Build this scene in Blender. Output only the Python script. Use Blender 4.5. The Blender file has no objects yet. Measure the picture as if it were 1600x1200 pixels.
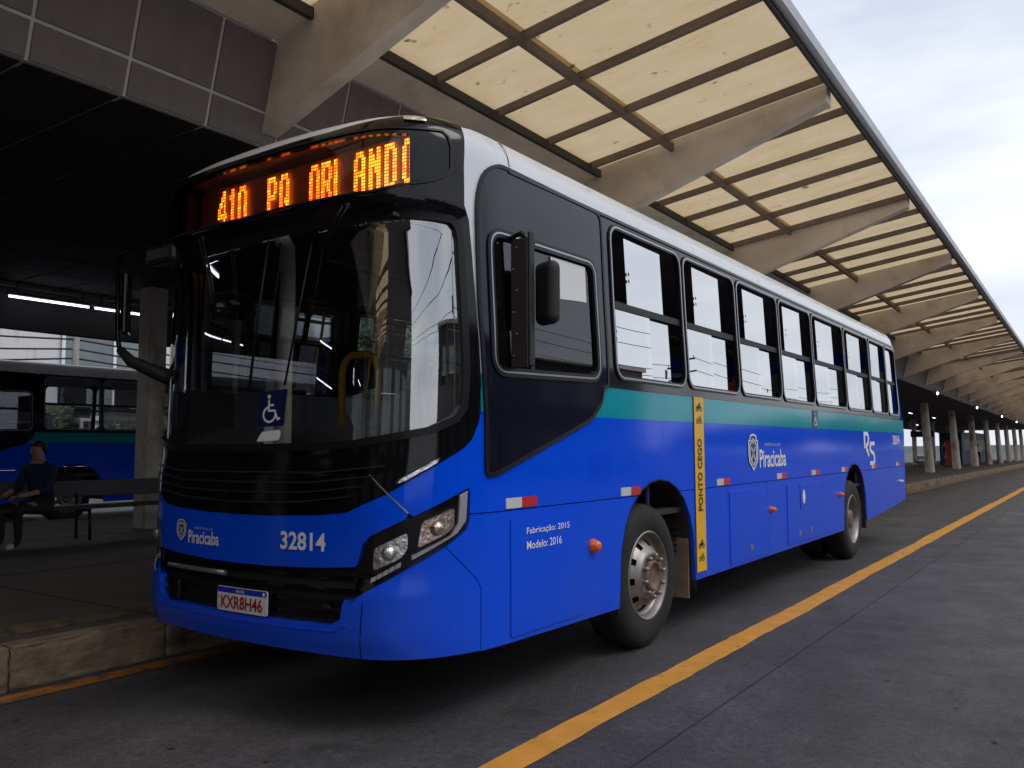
import bpy, bmesh, math, random
from mathutils import Vector, Matrix, geometry
random.seed(7)
R = math.radians
scene = bpy.context.scene
C = bpy.context.collection

# ------------------------------------------------------------------ camera
YAW, PITCH, ROLL = .6058, .0813, -.0035
fw = Vector((-math.sin(YAW)*math.cos(PITCH), math.cos(YAW)*math.cos(PITCH), math.sin(PITCH)))
rt = fw.cross(Vector((0, 0, 1))).normalized(); up = rt.cross(fw)
r2 = math.cos(ROLL)*rt+math.sin(ROLL)*up; u2 = -math.sin(ROLL)*rt+math.cos(ROLL)*up
cam = bpy.data.objects.new('camera', bpy.data.cameras.new('camera')); C.objects.link(cam)
m = Matrix((r2, u2, -fw)).transposed().to_4x4(); m.translation = (3.868, -2.983, 1.372)
cam.matrix_world = m
cam.data.sensor_width = 36; cam.data.lens = 29.5; cam.data.clip_end = 3000; cam.data.clip_start = .05
scene.camera = cam
scene.render.resolution_x = 1024; scene.render.resolution_y = 768

# ------------------------------------------------------------------ sky, sun, exposure
world = bpy.data.worlds.new('World'); scene.world = world; world.use_nodes = True
wt = world.node_tree; wt.nodes.clear()
def wn(t): return wt.nodes.new(t)
wout, wbg = wn('ShaderNodeOutputWorld'), wn('ShaderNodeBackground')
sky = wn('ShaderNodeTexSky'); sky.sky_type = 'NISHITA'; sky.sun_disc = False
SUN_EL, SUN_AZ = R(52), R(75)          # azimuth clockwise from +Y (towards +X)
sky.sun_elevation = SUN_EL; sky.sun_rotation = SUN_AZ
sky.air_density = 1.2; sky.dust_density = 2.0
smul = wn('ShaderNodeVectorMath'); smul.operation = 'SCALE'; smul.inputs['Scale'].default_value = .1
wt.links.new(sky.outputs[0], smul.inputs[0])
tc = wn('ShaderNodeTexCoord'); mp = wn('ShaderNodeMapping'); mp.inputs['Scale'].default_value = (1.4, 1.4, 4.5)
wt.links.new(tc.outputs['Generated'], mp.inputs[0])
nz = wn('ShaderNodeTexNoise'); nz.inputs['Scale'].default_value = 1.7; nz.inputs['Detail'].default_value = 5; nz.inputs['Roughness'].default_value = .55
wt.links.new(mp.outputs[0], nz.inputs[0])
rp = wn('ShaderNodeValToRGB'); rp.color_ramp.elements[0].position = .33; rp.color_ramp.elements[1].position = .62
rp.color_ramp.elements[0].color = (.54, .58, .69, 1); rp.color_ramp.elements[1].color = (.80, .82, .845, 1)
wt.links.new(nz.outputs[0], rp.inputs[0])
wmix = wn('ShaderNodeMix'); wmix.data_type = 'RGBA'; wmix.inputs[0].default_value = .88
wt.links.new(smul.outputs[0], wmix.inputs[6]); wt.links.new(rp.outputs[0], wmix.inputs[7])
wt.links.new(wmix.outputs[2], wbg.inputs[0]); wbg.inputs[1].default_value = 1.0
wt.links.new(wbg.outputs[0], wout.inputs[0])
sun = bpy.data.objects.new('sun', bpy.data.lights.new('sun', 'SUN')); C.objects.link(sun)
sun.data.energy = .6; sun.data.angle = R(25); sun.data.color = (1, .97, .92)
sd = Vector((math.sin(SUN_AZ)*math.cos(SUN_EL), math.cos(SUN_AZ)*math.cos(SUN_EL), math.sin(SUN_EL)))
sun.rotation_euler = sd.to_track_quat('Z', 'Y').to_euler(); sun.location = (20, 0, 40)
scene.view_settings.view_transform = 'Standard'; scene.view_settings.look = 'None'
scene.view_settings.exposure = .45; scene.view_settings.gamma = 1; scene.view_settings.use_curve_mapping = False
scene.render.engine = 'CYCLES'

# ------------------------------------------------------------------ materials
MATS = {}
def mat(name, col=(.5, .5, .5), rough=.5, metal=0., spec=.5, coat=0., var=.0, vscale=3., vstretch=(1, 1, 1), dirt=None, dscale=1.5,
        dstretch=(1, 1, 1), dlo=.5, dhi=.7, bump=0., bscale=40., rvar=0., emit=None, estr=1.):
    if name in MATS: return MATS[name]
    mt = bpy.data.materials.new(name); mt.use_nodes = True; MATS[name] = mt
    t = mt.node_tree; b = t.nodes['Principled BSDF']
    b.inputs['Base Color'].default_value = (*col, 1); b.inputs['Roughness'].default_value = rough
    b.inputs['Metallic'].default_value = metal; b.inputs['Specular IOR Level'].default_value = spec
    b.inputs['Coat Weight'].default_value = coat; b.inputs['Coat Roughness'].default_value = .04
    if emit: b.inputs['Emission Color'].default_value = (*emit, 1); b.inputs['Emission Strength'].default_value = estr
    N_ = t.nodes.new; L = t.links.new
    if var or dirt or bump or rvar: geo = N_('ShaderNodeNewGeometry')
    def noise(scale, stretch, detail=6):
        mpn = N_('ShaderNodeMapping'); mpn.inputs['Scale'].default_value = stretch
        L(geo.outputs['Position'], mpn.inputs[0])
        n = N_('ShaderNodeTexNoise'); n.inputs['Scale'].default_value = scale; n.inputs['Detail'].default_value = detail; n.inputs['Roughness'].default_value = .62
        L(mpn.outputs[0], n.inputs['Vector']); return n
    cur = None
    if var:
        n = noise(vscale, vstretch)
        mr = N_('ShaderNodeMapRange'); mr.inputs[1].default_value = .3; mr.inputs[2].default_value = .7
        mr.inputs[3].default_value = 1-var; mr.inputs[4].default_value = 1+var
        L(n.outputs[0], mr.inputs[0])
        sc = N_('ShaderNodeVectorMath'); sc.operation = 'SCALE'; sc.inputs[0].default_value = col
        L(mr.outputs[0], sc.inputs['Scale']); cur = sc.outputs[0]
    if dirt:
        n = noise(dscale, dstretch, 8)
        mr = N_('ShaderNodeMapRange'); mr.inputs[1].default_value = dlo; mr.inputs[2].default_value = dhi; mr.clamp = True
        L(n.outputs[0], mr.inputs[0])
        mx = N_('ShaderNodeMix'); mx.data_type = 'RGBA'
        L(mr.outputs[0], mx.inputs[0])
        if cur: L(cur, mx.inputs[6])
        else: mx.inputs[6].default_value = (*col, 1)
        mx.inputs[7].default_value = (*dirt, 1); cur = mx.outputs[2]
    if cur: L(cur, b.inputs['Base Color'])
    if rvar:
        n = noise(4, (1, 1, 1)); mr = N_('ShaderNodeMapRange'); mr.inputs[1].default_value = .3; mr.inputs[2].default_value = .7
        mr.inputs[3].default_value = max(0, rough-rvar); mr.inputs[4].default_value = rough+rvar
        L(n.outputs[0], mr.inputs[0]); L(mr.outputs[0], b.inputs['Roughness'])
    if bump:
        n = noise(bscale, (1, 1, 1), 4); bp_ = N_('ShaderNodeBump'); bp_.inputs['Strength'].default_value = bump; bp_.inputs['Distance'].default_value = .02
        L(n.outputs[0], bp_.inputs['Height']); L(bp_.outputs[0], b.inputs['Normal'])
    return mt
def glass(name, tint=(.8, .85, .85), floor=0., ior=1.6, rough=.0):
    mt = bpy.data.materials.new(name); mt.use_nodes = True; MATS[name] = mt
    t = mt.node_tree; t.nodes.clear(); N_ = t.nodes.new; L = t.links.new
    o, mx, tr, gl, fr = N_('ShaderNodeOutputMaterial'), N_('ShaderNodeMixShader'), N_('ShaderNodeBsdfTransparent'), N_('ShaderNodeBsdfGlossy'), N_('ShaderNodeFresnel')
    tr.inputs[0].default_value = (*tint, 1); gl.inputs['Roughness'].default_value = rough; gl.inputs[0].default_value = (.97, .98, 1, 1)
    fr.inputs[0].default_value = ior
    ma = N_('ShaderNodeMath'); ma.operation = 'MAXIMUM'; ma.inputs[1].default_value = floor
    L(fr.outputs[0], ma.inputs[0]); L(ma.outputs[0], mx.inputs[0]); L(tr.outputs[0], mx.inputs[1]); L(gl.outputs[0], mx.inputs[2]); L(mx.outputs[0], o.inputs[0])
    return mt
def translucent(name, col, tcol, mixf=.6, stain=(.3, .2, .1)):
    mt = bpy.data.materials.new(name); mt.use_nodes = True; MATS[name] = mt
    t = mt.node_tree; t.nodes.clear(); N_ = t.nodes.new; L = t.links.new
    o, mx, df, tl = N_('ShaderNodeOutputMaterial'), N_('ShaderNodeMixShader'), N_('ShaderNodeBsdfDiffuse'), N_('ShaderNodeBsdfTranslucent')
    geo = N_('ShaderNodeNewGeometry')
    def ns(scale, lo, hi, st):
        mpn = N_('ShaderNodeMapping'); mpn.inputs['Scale'].default_value = st; L(geo.outputs['Position'], mpn.inputs[0])
        n = N_('ShaderNodeTexNoise'); n.inputs['Scale'].default_value = scale; n.inputs['Detail'].default_value = 7; L(mpn.outputs[0], n.inputs['Vector'])
        mr = N_('ShaderNodeMapRange'); mr.inputs[1].default_value = lo; mr.inputs[2].default_value = hi; L(n.outputs[0], mr.inputs[0]); return mr
    a = ns(1.6, .3, .75, (1, 2.2, 1)); b = ns(5.5, .66, .74, (1, 1.4, 1)); c = ns(22, .3, .7, (.25, 1, 1))
    def colmix(base):
        m1 = N_('ShaderNodeMix'); m1.data_type = 'RGBA'; m1.inputs[6].default_value = (*base, 1); m1.inputs[7].default_value = (base[0]*.80, base[1]*.70, base[2]*.52, 1); L(a.outputs[0], m1.inputs[0])
        m3 = N_('ShaderNodeMix'); m3.data_type = 'RGBA'; m3.inputs[7].default_value = (base[0]*.9, base[1]*.88, base[2]*.85, 1); L(c.outputs[0], m3.inputs[0]); L(m1.outputs[2], m3.inputs[6])
        m2 = N_('ShaderNodeMix'); m2.data_type = 'RGBA'; m2.inputs[7].default_value = (*stain, 1); L(b.outputs[0], m2.inputs[0]); L(m3.outputs[2], m2.inputs[6]); return m2.outputs[2]
    L(colmix(col), df.inputs[0]); L(colmix(tcol), tl.inputs[0])
    mx.inputs[0].default_value = mixf
    L(df.outputs[0], mx.inputs[1]); L(tl.outputs[0], mx.inputs[2]); L(mx.outputs[0], o.inputs[0]); return mt

def body_paint(name, col):
    """bus paint: faint panel waviness, road dust thrown up over the skirts, wiped streaks"""
    mt = mat(name, col, .10, spec=.26)
    t = mt.node_tree; b = t.nodes['Principled BSDF']; N_ = t.nodes.new; L = t.links.new
    geo = N_('ShaderNodeNewGeometry'); sep = N_('ShaderNodeSeparateXYZ'); L(geo.outputs['Position'], sep.inputs[0])
    def ns(s, st, d=6):
        m_ = N_('ShaderNodeMapping'); m_.inputs['Scale'].default_value = st; L(geo.outputs['Position'], m_.inputs[0])
        n = N_('ShaderNodeTexNoise'); n.inputs['Scale'].default_value = s; n.inputs['Detail'].default_value = d; n.inputs['Roughness'].default_value = .6; L(m_.outputs[0], n.inputs['Vector']); return n.outputs[0]
    def mr(src, a, b_, c, d):
        q = N_('ShaderNodeMapRange'); q.inputs[1].default_value = a; q.inputs[2].default_value = b_; q.inputs[3].default_value = c; q.inputs[4].default_value = d; L(src, q.inputs[0]); return q.outputs[0]
    def op(a, b_, o='MULTIPLY'):
        q = N_('ShaderNodeMath'); q.operation = o; L(a, q.inputs[0]); L(b_, q.inputs[1]); return q.outputs[0]
    dust = op(op(mr(sep.outputs[2], .32, 1.05, .20, 0), mr(ns(2.2, (1, 1, .5)), .3, .7, .25, 1.2)), mr(ns(30, (1, 1, .3), 3), .3, .7, .7, 1.2))
    streak = mr(ns(5, (1, 1, .08)), .58, .75, 0, .04)
    fac = op(dust, streak, 'ADD')
    mx = N_('ShaderNodeMix'); mx.data_type = 'RGBA'; mx.inputs[6].default_value = (*col, 1); mx.inputs[7].default_value = (.11, .12, .15, 1); L(fac, mx.inputs[0]); L(mx.outputs[2], b.inputs['Base Color'])
    L(mr(fac, 0, .4, .09, .45), b.inputs['Roughness'])
    bp_ = N_('ShaderNodeBump'); bp_.inputs['Strength'].default_value = .035; bp_.inputs['Distance'].default_value = .02; L(ns(2.4, (1, 1, 1), 2), bp_.inputs['Height']); L(bp_.outputs[0], b.inputs['Normal'])
body_paint('blue_paint', (.0, .078, .80)); body_paint('teal_paint', (.0, .30, .38))
mat('white_paint', (.76, .79, .84), .33, coat=.4, var=.05, dirt=(.45, .45, .46), dscale=2.5, dlo=.58, dhi=.8)
mat('black_gloss', (.004, .004, .005), .10, spec=.35)
mat('slat_black', (.02, .02, .022), .3, spec=.6)
mat('panel_black', (.007, .007, .018), .08, spec=.42, bump=.03, bscale=1.6)
mat('black_matte', (.012, .012, .013), .6, bump=.1, bscale=90)
mat('rubber', (.008, .008, .009), .4, spec=.3, var=.2)
mat('frame_alu', (.42, .43, .46), .3, metal=.8)
mat('chrome', (.75, .75, .76), .12, metal=1)
mat('lamp_reflector', (.92, .91, .90), .30, metal=1, bump=.7, bscale=22)
mat('lamp_amber_reflector', (.80, .62, .54), .30, metal=1, bump=.7, bscale=18)
mat('lamp_lens_white', (.85, .85, .83), .15)
mat('yellow_vinyl', (.84, .46, .015), .4, var=.06)
mat('vinyl_black', (.012, .012, .012), .5)
mat('vinyl_white', (.82, .83, .85), .4)
mat('vinyl_grey', (.45, .47, .52), .4)
mat('vinyl_navy', (.004, .009, .085), .35)
mat('reflector_red', (.55, .012, .012), .25, bump=.2, bscale=120)
mat('reflector_white', (.60, .60, .62), .25, bump=.2, bscale=120)
mat('amber_lens', (.85, .13, .01), .15, coat=.5)
mat('red_text', (.30, .012, .012), .5)
mat('plate_white', (.72, .68, .68), .4)
mat('plate_blue', (.01, .03, .40), .4)
mat('tyre', (.012, .0115, .0115), .8, var=.3, vscale=8, dirt=(.04, .033, .028), dscale=3, dlo=.5, dhi=.85, bump=.25, bscale=60)
mat('wheel_silver', (.31, .285, .27), .42, metal=.7, var=.15, vscale=6, dirt=(.16, .11, .08), dscale=5, dlo=.5, dhi=.8)
mat('hub_rust', (.20, .13, .10), .6, metal=.4, var=.3, vscale=14)
mat('arch_liner', (.025, .018, .014), .85, var=.3, vscale=5, dirt=(.05, .035, .03), dscale=6)
mat('mud_flap', (.22, .15, .11), .85, var=.25, vscale=6)
mat('underbody', (.008, .008, .008), .9)
mat('interior_grey', (.30, .295, .30), .6, var=.1)
mat('interior_dark', (.022, .021, .023), .6)
mat('dash_grey', (.33, .31, .32), .6, var=.1, bump=.05, bscale=120)
mat('seat_blue', (.02, .03, .12), .8, var=.3, vscale=20)
mat('seat_red', (.30, .03, .015), .7, var=.2)
mat('rail_yellow', (.80, .45, .02), .35)
mat('curtain_white', (.75, .75, .76), .8)
mat('led_orange', (.02, .004, .0), .5, emit=(1, .085, .003), estr=5)
mat('led_board', (.14, .12, .12), .7)
mat('mirror_plate', (.035, .026, .024), .5)
mat('led_yellow', (.02, .008, .0), .5, emit=(1, .23, .010), estr=4.2)
mat('concrete_beam', (.76, .67, .58), .85, var=.14, vscale=1.6, dirt=(.46, .38, .30), dscale=1.1, dlo=.52, dhi=.78, bump=.15, bscale=18)
mat('concrete_column', (.62, .555, .46), .85, var=.15, vscale=2, dirt=(.19, .145, .11), dscale=1.6, dstretch=(1, 1, .5), dlo=.5, dhi=.68, bump=.15, bscale=18)
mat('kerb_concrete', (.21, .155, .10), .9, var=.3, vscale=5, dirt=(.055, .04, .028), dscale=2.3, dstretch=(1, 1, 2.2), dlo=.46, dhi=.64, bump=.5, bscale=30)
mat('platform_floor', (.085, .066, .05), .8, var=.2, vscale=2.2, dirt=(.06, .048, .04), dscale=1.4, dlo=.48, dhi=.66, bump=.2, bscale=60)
mat('tactile', (.13, .10, .05), .8, var=.3, vscale=8, dirt=(.06, .05, .035), dscale=7, dlo=.45, dhi=.6)
mat('fascia_panel', (.17, .15, .15), .75, var=.12, vscale=7, vstretch=(1, 1, .25), bump=.05, bscale=50)
mat('joint_light', (.60, .58, .55), .7, var=.1)
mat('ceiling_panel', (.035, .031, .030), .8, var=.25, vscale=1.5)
mat('ceiling_joint', (.42, .40, .38), .8)
mat('steel_brown', (.20, .155, .128), .7, var=.2)
mat('gutter_grey', (.66, .68, .72), .5, metal=0, var=.1)
mat('gutter_dark', (.05, .045, .045), .7)
mat('tube_lamp', (.8, .8, .8), .4, emit=(.80, .84, 1.0), estr=3.2)
mat('lamp_housing', (.16, .16, .17), .5)
mat('flood_lamp', (.8, .8, .8), .4, emit=(1, .93, .82), estr=12)
mat('white_wall', (.66, .65, .66), .85, var=.06, vscale=.7, dirt=(.30, .26, .25), dscale=.9, dstretch=(1, 1, .2), dlo=.6, dhi=.8)
mat('wall_dark', (.05, .045, .042), .85, var=.2, vscale=.8)
mat('wall_band', (.40, .34, .33), .85, var=.15)
mat('window_grey', (.18, .21, .22), .2, var=.2, vscale=.6)
mat('cable', (.012, .012, .014), .6)
mat('pole_concrete', (.30, .28, .25), .9, var=.15)
mat('sign_navy', (.008, .012, .055), .4)
mat('kiosk_blue', (.006, .011, .045), .6)
mat('kiosk_red', (.40, .035, .012), .5)
mat('dark_metal', (.02, .02, .022), .5, metal=.3)
mat('bench_top', (.05, .05, .055), .45, var=.2)
mat('bark', (.07, .05, .035), .9, var=.3)
mat('leaf', (.045, .075, .025), .7, var=.4, vscale=2)
mat('hill_green', (.06, .085, .08), .9, var=.25, vscale=.02)
mat('skin', (.35, .19, .13), .6)
mat('hair', (.012, .010, .009), .6)
mat('cloth_navy', (.010, .013, .06), .85)
mat('cloth_black', (.012, .012, .014), .85)
mat('cloth_yellow', (.45, .30, .03), .85)
mat('cloth_lilac', (.42, .34, .42), .85)
mat('cloth_white', (.6, .58, .55), .85)
mat('cloth_jeans', (.03, .04, .08), .85)
mat('shoe_white', (.55, .53, .5), .7)
glass('windscreen_glass', (.90, .93, .94), .34, 1.62)
glass('side_glass', (.20, .21, .23), .68, 1.5)
glass('driver_glass', (.30, .31, .34), .10, 1.5)
glass('clear_lens', (.95, .95, .95), .03, 1.45)
glass('pane_glass', (.5, .53, .55), .1, 1.5)
translucent('canopy_sheet', (.60, .48, .33), (.74, .59, .39), .64, (.20, .12, .05))

def asphalt():
    mt = bpy.data.materials.new('asphalt'); mt.use_nodes = True; MATS['asphalt'] = mt
    t = mt.node_tree; b = t.nodes['Principled BSDF']; N_ = t.nodes.new; L = t.links.new
    geo = N_('ShaderNodeNewGeometry')
    def ns(s, st=(1, 1, 1), d=8):
        mpn = N_('ShaderNodeMapping'); mpn.inputs['Scale'].default_value = st; L(geo.outputs['Position'], mpn.inputs[0])
        n = N_('ShaderNodeTexNoise'); n.inputs['Scale'].default_value = s; n.inputs['Detail'].default_value = d; n.inputs['Roughness'].default_value = .65; L(mpn.outputs[0], n.inputs['Vector']); return n.outputs[0]
    def mr(src, a, b_, c, d):
        q = N_('ShaderNodeMapRange'); q.inputs[1].default_value = a; q.inputs[2].default_value = b_; q.inputs[3].default_value = c; q.inputs[4].default_value = d; L(src, q.inputs[0]); return q.outputs[0]
    def mul(a, b_):
        q = N_('ShaderNodeMath'); q.operation = 'MULTIPLY'; L(a, q.inputs[0]); L(b_, q.inputs[1]); return q.outputs[0]
    f = mul(mul(mr(ns(.5), .3, .7, .78, 1.2), mr(ns(2.2, (1, .35, 1)), .3, .7, .82, 1.18)), mul(mr(ns(120, d=2), .3, .7, .35, 1.75), mr(ns(22, d=5), .3, .7, .62, 1.42)))
    # oil drips and tar patches
    oil = mr(ns(1.7), .60, .72, 1, .45); f = mul(f, oil)
    dv = N_('ShaderNodeTexVoronoi'); dv.inputs['Scale'].default_value = 2.6; L(geo.outputs['Position'], dv.inputs['Vector'])
    f = mul(f, mr(dv.outputs[0], .035, .075, .45, 1))
    f = mul(f, mr(ns(.9, (1, .06, 1), 3), .35, .65, .82, 1.2))
    f = mul(f, mr(ns(1.1, (1, .8, 1), 10), .42, .68, .80, 1.35))
    sc = N_('ShaderNodeVectorMath'); sc.operation = 'SCALE'; sc.inputs[0].default_value = (.050, .0455, .0495); L(f, sc.inputs['Scale']); L(sc.outputs[0], b.inputs['Base Color'])
    L(mr(ns(3), .3, .7, .55, .8), b.inputs['Roughness'])
    bm_ = N_('ShaderNodeBump'); bm_.inputs['Strength'].default_value = .8; bm_.inputs['Distance'].default_value = .010; L(ns(90, d=4), bm_.inputs['Height']); L(bm_.outputs[0], b.inputs['Normal'])
asphalt()
def road_paint(name, col, wear=.55):
    mt = mat(name, col, .7, var=.15, vscale=6, dirt=(.07, .06, .055), dscale=9, dlo=wear, dhi=wear+.12, bump=.3, bscale=120); return mt
road_paint('line_yellow', (.64, .28, .03), .63)
road_paint('line_orange', (.34, .125, .022), .5)

# ------------------------------------------------------------------ mesh helpers
def link(name, me, mt, parent):
    o = bpy.data.objects.new(name, me); C.objects.link(o)
    if mt is not None and not me.materials: me.materials.append(MATS[mt] if isinstance(mt, str) else mt)
    if parent is not None: o.parent = parent
    return o
def tag(o, label, cat, group=None):
    o['label'] = label; o['category'] = cat
    if group: o['group'] = group
    return o
def empty(name, loc=(0, 0, 0), rz=0, parent=None):
    o = bpy.data.objects.new(name, None); C.objects.link(o); o.location = loc; o.rotation_euler = (0, 0, rz); o.empty_display_size = .3
    if parent is not None: o.parent = parent
    return o
def struct(o): o['kind'] = 'structure'; return o
def stuff(o): o['kind'] = 'stuff'; return o
def copy_of(o, parent=None, loc=None, rz=None):
    c = o.copy(); C.objects.link(c)
    if parent is not None: c.parent = parent
    if loc is not None: c.location = loc
    if rz is not None: c.rotation_euler = (0, 0, rz)
    return c
class MB:
    def __init__(s): s.v, s.f, s.sm = [], [], []
    def add(s, vs, fs, sm=False):
        n = len(s.v); s.v += [tuple(q) for q in vs]; s.f += [tuple(i+n for i in f) for f in fs]; s.sm += [sm]*len(fs); return s
    def box(s, c, d, rz=0., mtx=None):
        vs = [Vector((x*d[0]/2, y*d[1]/2, z*d[2]/2)) for z in (-1, 1) for y in (-1, 1) for x in (-1, 1)]
        if rz: vs = [Matrix.Rotation(rz, 3, 'Z') @ q for q in vs]
        if mtx is not None: vs = [mtx @ q for q in vs]
        vs = [q+Vector(c) for q in vs]
        return s.add(vs, [(0, 2, 3, 1), (4, 5, 7, 6), (0, 1, 5, 4), (2, 6, 7, 3), (0, 4, 6, 2), (1, 3, 7, 5)])
    def tube(s, pts, r, seg=8, caps=True):
        pts = [Vector(q) for q in pts]; rr = r if isinstance(r, (list, tuple)) else [r]*len(pts)
        vs, fs = [], []; nrm = None
        for i, q in enumerate(pts):
            a = pts[max(0, i-1)]; b = pts[min(len(pts)-1, i+1)]; t = (b-a).normalized()
            if nrm is None: nrm = t.orthogonal().normalized()
            else: nrm = (nrm-t*nrm.dot(t)).normalized()
            bn = t.cross(nrm)
            for k in range(seg):
                an = 2*math.pi*k/seg; vs.append(q+(nrm*math.cos(an)+bn*math.sin(an))*rr[i])
        for i in range(len(pts)-1):
            for k in range(seg):
                fs.append((i*seg+k, i*seg+(k+1) % seg, (i+1)*seg+(k+1) % seg, (i+1)*seg+k))
        s.add(vs, fs, True)
        if caps:
            n = len(s.v)-len(vs); s.f.append(tuple(n+k for k in reversed(range(seg)))); s.f.append(tuple(n+(len(pts)-1)*seg+k for k in range(seg))); s.sm += [False, False]
        return s
    def lathe(s, prof, c, axis='X', seg=32, a0=0., a1=2*math.pi, skip=None):
        # prof: list of (r, h) ; h along axis
        full = abs(a1-a0-2*math.pi) < 1e-6; n = seg if full else seg+1; vs, fs = [], []
        for (r, h) in prof:
            for k in range(n):
                an = a0+(a1-a0)*k/seg; ca, sa = r*math.cos(an), r*math.sin(an)
                q = {'X': (h, ca, sa), 'Y': (ca, h, sa), 'Z': (ca, sa, h)}[axis]
                vs.append((q[0]+c[0], q[1]+c[1], q[2]+c[2]))
        for i in range(len(prof)-1):
            for k in range(seg):
                if skip and skip(i, k): continue
                k2 = (k+1) % n
                fs.append((i*n+k, i*n+k2, (i+1)*n+k2, (i+1)*n+k))
        return s.add(vs, fs, True)
    def prism(s, poly, axis, a, b):
        def P(q, h): return {'X': (h, q[0], q[1]), 'Y': (q[0], h, q[1]), 'Z': (q[0], q[1], h)}[axis]
        n = len(poly); vs = [P(q, a) for q in poly]+[P(q, b) for q in poly]
        return s.add(vs, [tuple(range(n)), tuple(reversed(range(n, 2*n)))]+[(i, n+i, n+(i+1) % n, (i+1) % n) for i in range(n)])
    def sphere(s, c, r, seg=12, rings=8, sc=(1, 1, 1)):
        vs, fs = [], []
        for i in range(rings+1):
            th = math.pi*i/rings
            for k in range(seg):
                ph = 2*math.pi*k/seg; vs.append((c[0]+r*sc[0]*math.sin(th)*math.cos(ph), c[1]+r*sc[1]*math.sin(th)*math.sin(ph), c[2]+r*sc[2]*math.cos(th)))
        for i in range(rings):
            for k in range(seg): fs.append((i*seg+k, (i+1)*seg+k, (i+1)*seg+(k+1) % seg, i*seg+(k+1) % seg))
        return s.add(vs, fs, True)
    def mesh(s, name, bevel=0., segs=1, fix=True):
        me = bpy.data.meshes.new(name); me.from_pydata(s.v, [], s.f)
        for p_, q in zip(me.polygons, s.sm): p_.use_smooth = q
        if bevel or fix:
            bm = bmesh.new(); bm.from_mesh(me)
            if fix: bmesh.ops.recalc_face_normals(bm, faces=bm.faces)
            if bevel:
                es = [e for e in bm.edges if len(e.link_faces) == 2 and e.calc_face_angle(0) > .6 and not all(f.smooth for f in e.link_faces)]
                bmesh.ops.bevel(bm, geom=es, offset=bevel, segments=segs, affect='EDGES', profile=.5, clamp_overlap=True)
            bm.to_mesh(me); bm.free()
        me.update(); return me
    def build(s, name, mt, parent=None, bevel=0., segs=1, fix=True): return link(name, s.mesh(name, bevel, segs, fix), mt, parent)
# ------------------------------------------------------------------ bus body surface: u runs round the plan (0 = front centre, + = driver's side), v = height
TILT,YF=.0068,2.523
PLAN=[(0,-.03),(.3,-.022),(.55,-.002),(.8,.038),(.95,.09),(1.06,.17),(1.15,.29),(1.21,.43),(1.24,.56),(1.25,.70),(1.25,1.0)]
DS=[(.2,.02),(.42,0),(1.0,0),(1.85,0),(2.4,.022),(2.95,.045),(3.04,.052),(3.11,.075),(3.16,.115),(3.195,.18),(3.215,.30)]
DF=[(.2,.05),(.38,.005),(.50,-.03),(.66,-.03),(.80,.0),(1.05,.0),(1.25,.01),(1.42,.03),(2.0,.045),(2.56,.06),(2.62,.04),(2.68,-.02),(2.75,-.02),(2.9,.0),(3.03,.025),(3.10,.055),(3.15,.10),(3.19,.18),(3.215,.30)]
def _slopes(T):
    n=len(T);h=[T[i+1][0]-T[i][0] for i in range(n-1)];d=[(T[i+1][1]-T[i][1])/h[i] for i in range(n-1)]
    m=[d[0]]
    for i in range(1,n-1):
        m.append(0 if d[i-1]*d[i]<=0 else 2*d[i-1]*d[i]/(d[i-1]+d[i]))
    m.append(d[-1]);return m
def pchip(T):
    m=_slopes(T)
    def f(x):
        if x<=T[0][0]:return T[0][1]
        if x>=T[-1][0]:return T[-1][1]
        i=0
        while x>T[i+1][0]:i+=1
        h=T[i+1][0]-T[i][0];t=(x-T[i][0])/h
        return (1+2*t)*(1-t)**2*T[i][1]+t*(1-t)**2*h*m[i]+t*t*(3-2*t)*T[i+1][1]+t*t*(t-1)*h*m[i+1]
    return f
_ds,_df=pchip(DS),pchip(DF)
def _plan():
    # dense catmull-rom plan curve by arc length
    P=[(-PLAN[1][0],PLAN[1][1])]+PLAN+[(1.25,1.3)]
    out=[]
    for i in range(1,len(P)-2):
        p0,p1,p2,p3=P[i-1:i+3]
        for k in range(24):
            t=k/24
            out.append(tuple(.5*(2*p1[j]+(p2[j]-p0[j])*t+(2*p0[j]-5*p1[j]+4*p2[j]-p3[j])*t*t+(3*p1[j]-p0[j]-3*p2[j]+p3[j])*t**3) for j in (0,1)))
    out.append(P[-2])
    s=[0]
    for a,b in zip(out,out[1:]):s.append(s[-1]+math.hypot(b[0]-a[0],b[1]-a[1]))
    return out,s
_pp,_ss=_plan()
UEND=_ss[-1]      # u where y==1.0 ; beyond: y=1+(u-UEND)
def UY(y):return UEND+y-1.0
def plan(u):
    a=abs(u)
    if a>=UEND:x,y,nx,ny=1.25,1+a-UEND,1.,0.
    else:
        lo,hi=0,len(_ss)-1
        while hi-lo>1:
            m=(lo+hi)//2
            if _ss[m]<=a:lo=m
            else:hi=m
        t=(a-_ss[lo])/(_ss[hi]-_ss[lo])
        x=_pp[lo][0]+t*(_pp[hi][0]-_pp[lo][0]);y=_pp[lo][1]+t*(_pp[hi][1]-_pp[lo][1])
        def tg(i):
            i0,i1=max(0,i-1),min(len(_pp)-1,i+1)
            return _pp[i1][0]-_pp[i0][0],_pp[i1][1]-_pp[i0][1]
        a0,a1=tg(lo),tg(hi)
        if lo==0:a0=(1,0)
        tx,ty=a0[0]/math.hypot(*a0)*(1-t)+a1[0]/math.hypot(*a1)*t,a0[1]/math.hypot(*a0)*(1-t)+a1[1]/math.hypot(*a1)*t
        l=math.hypot(tx,ty);nx,ny=ty/l,-tx/l
    s=1 if u>=0 else -1
    return s*x,y,s*nx,ny
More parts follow.
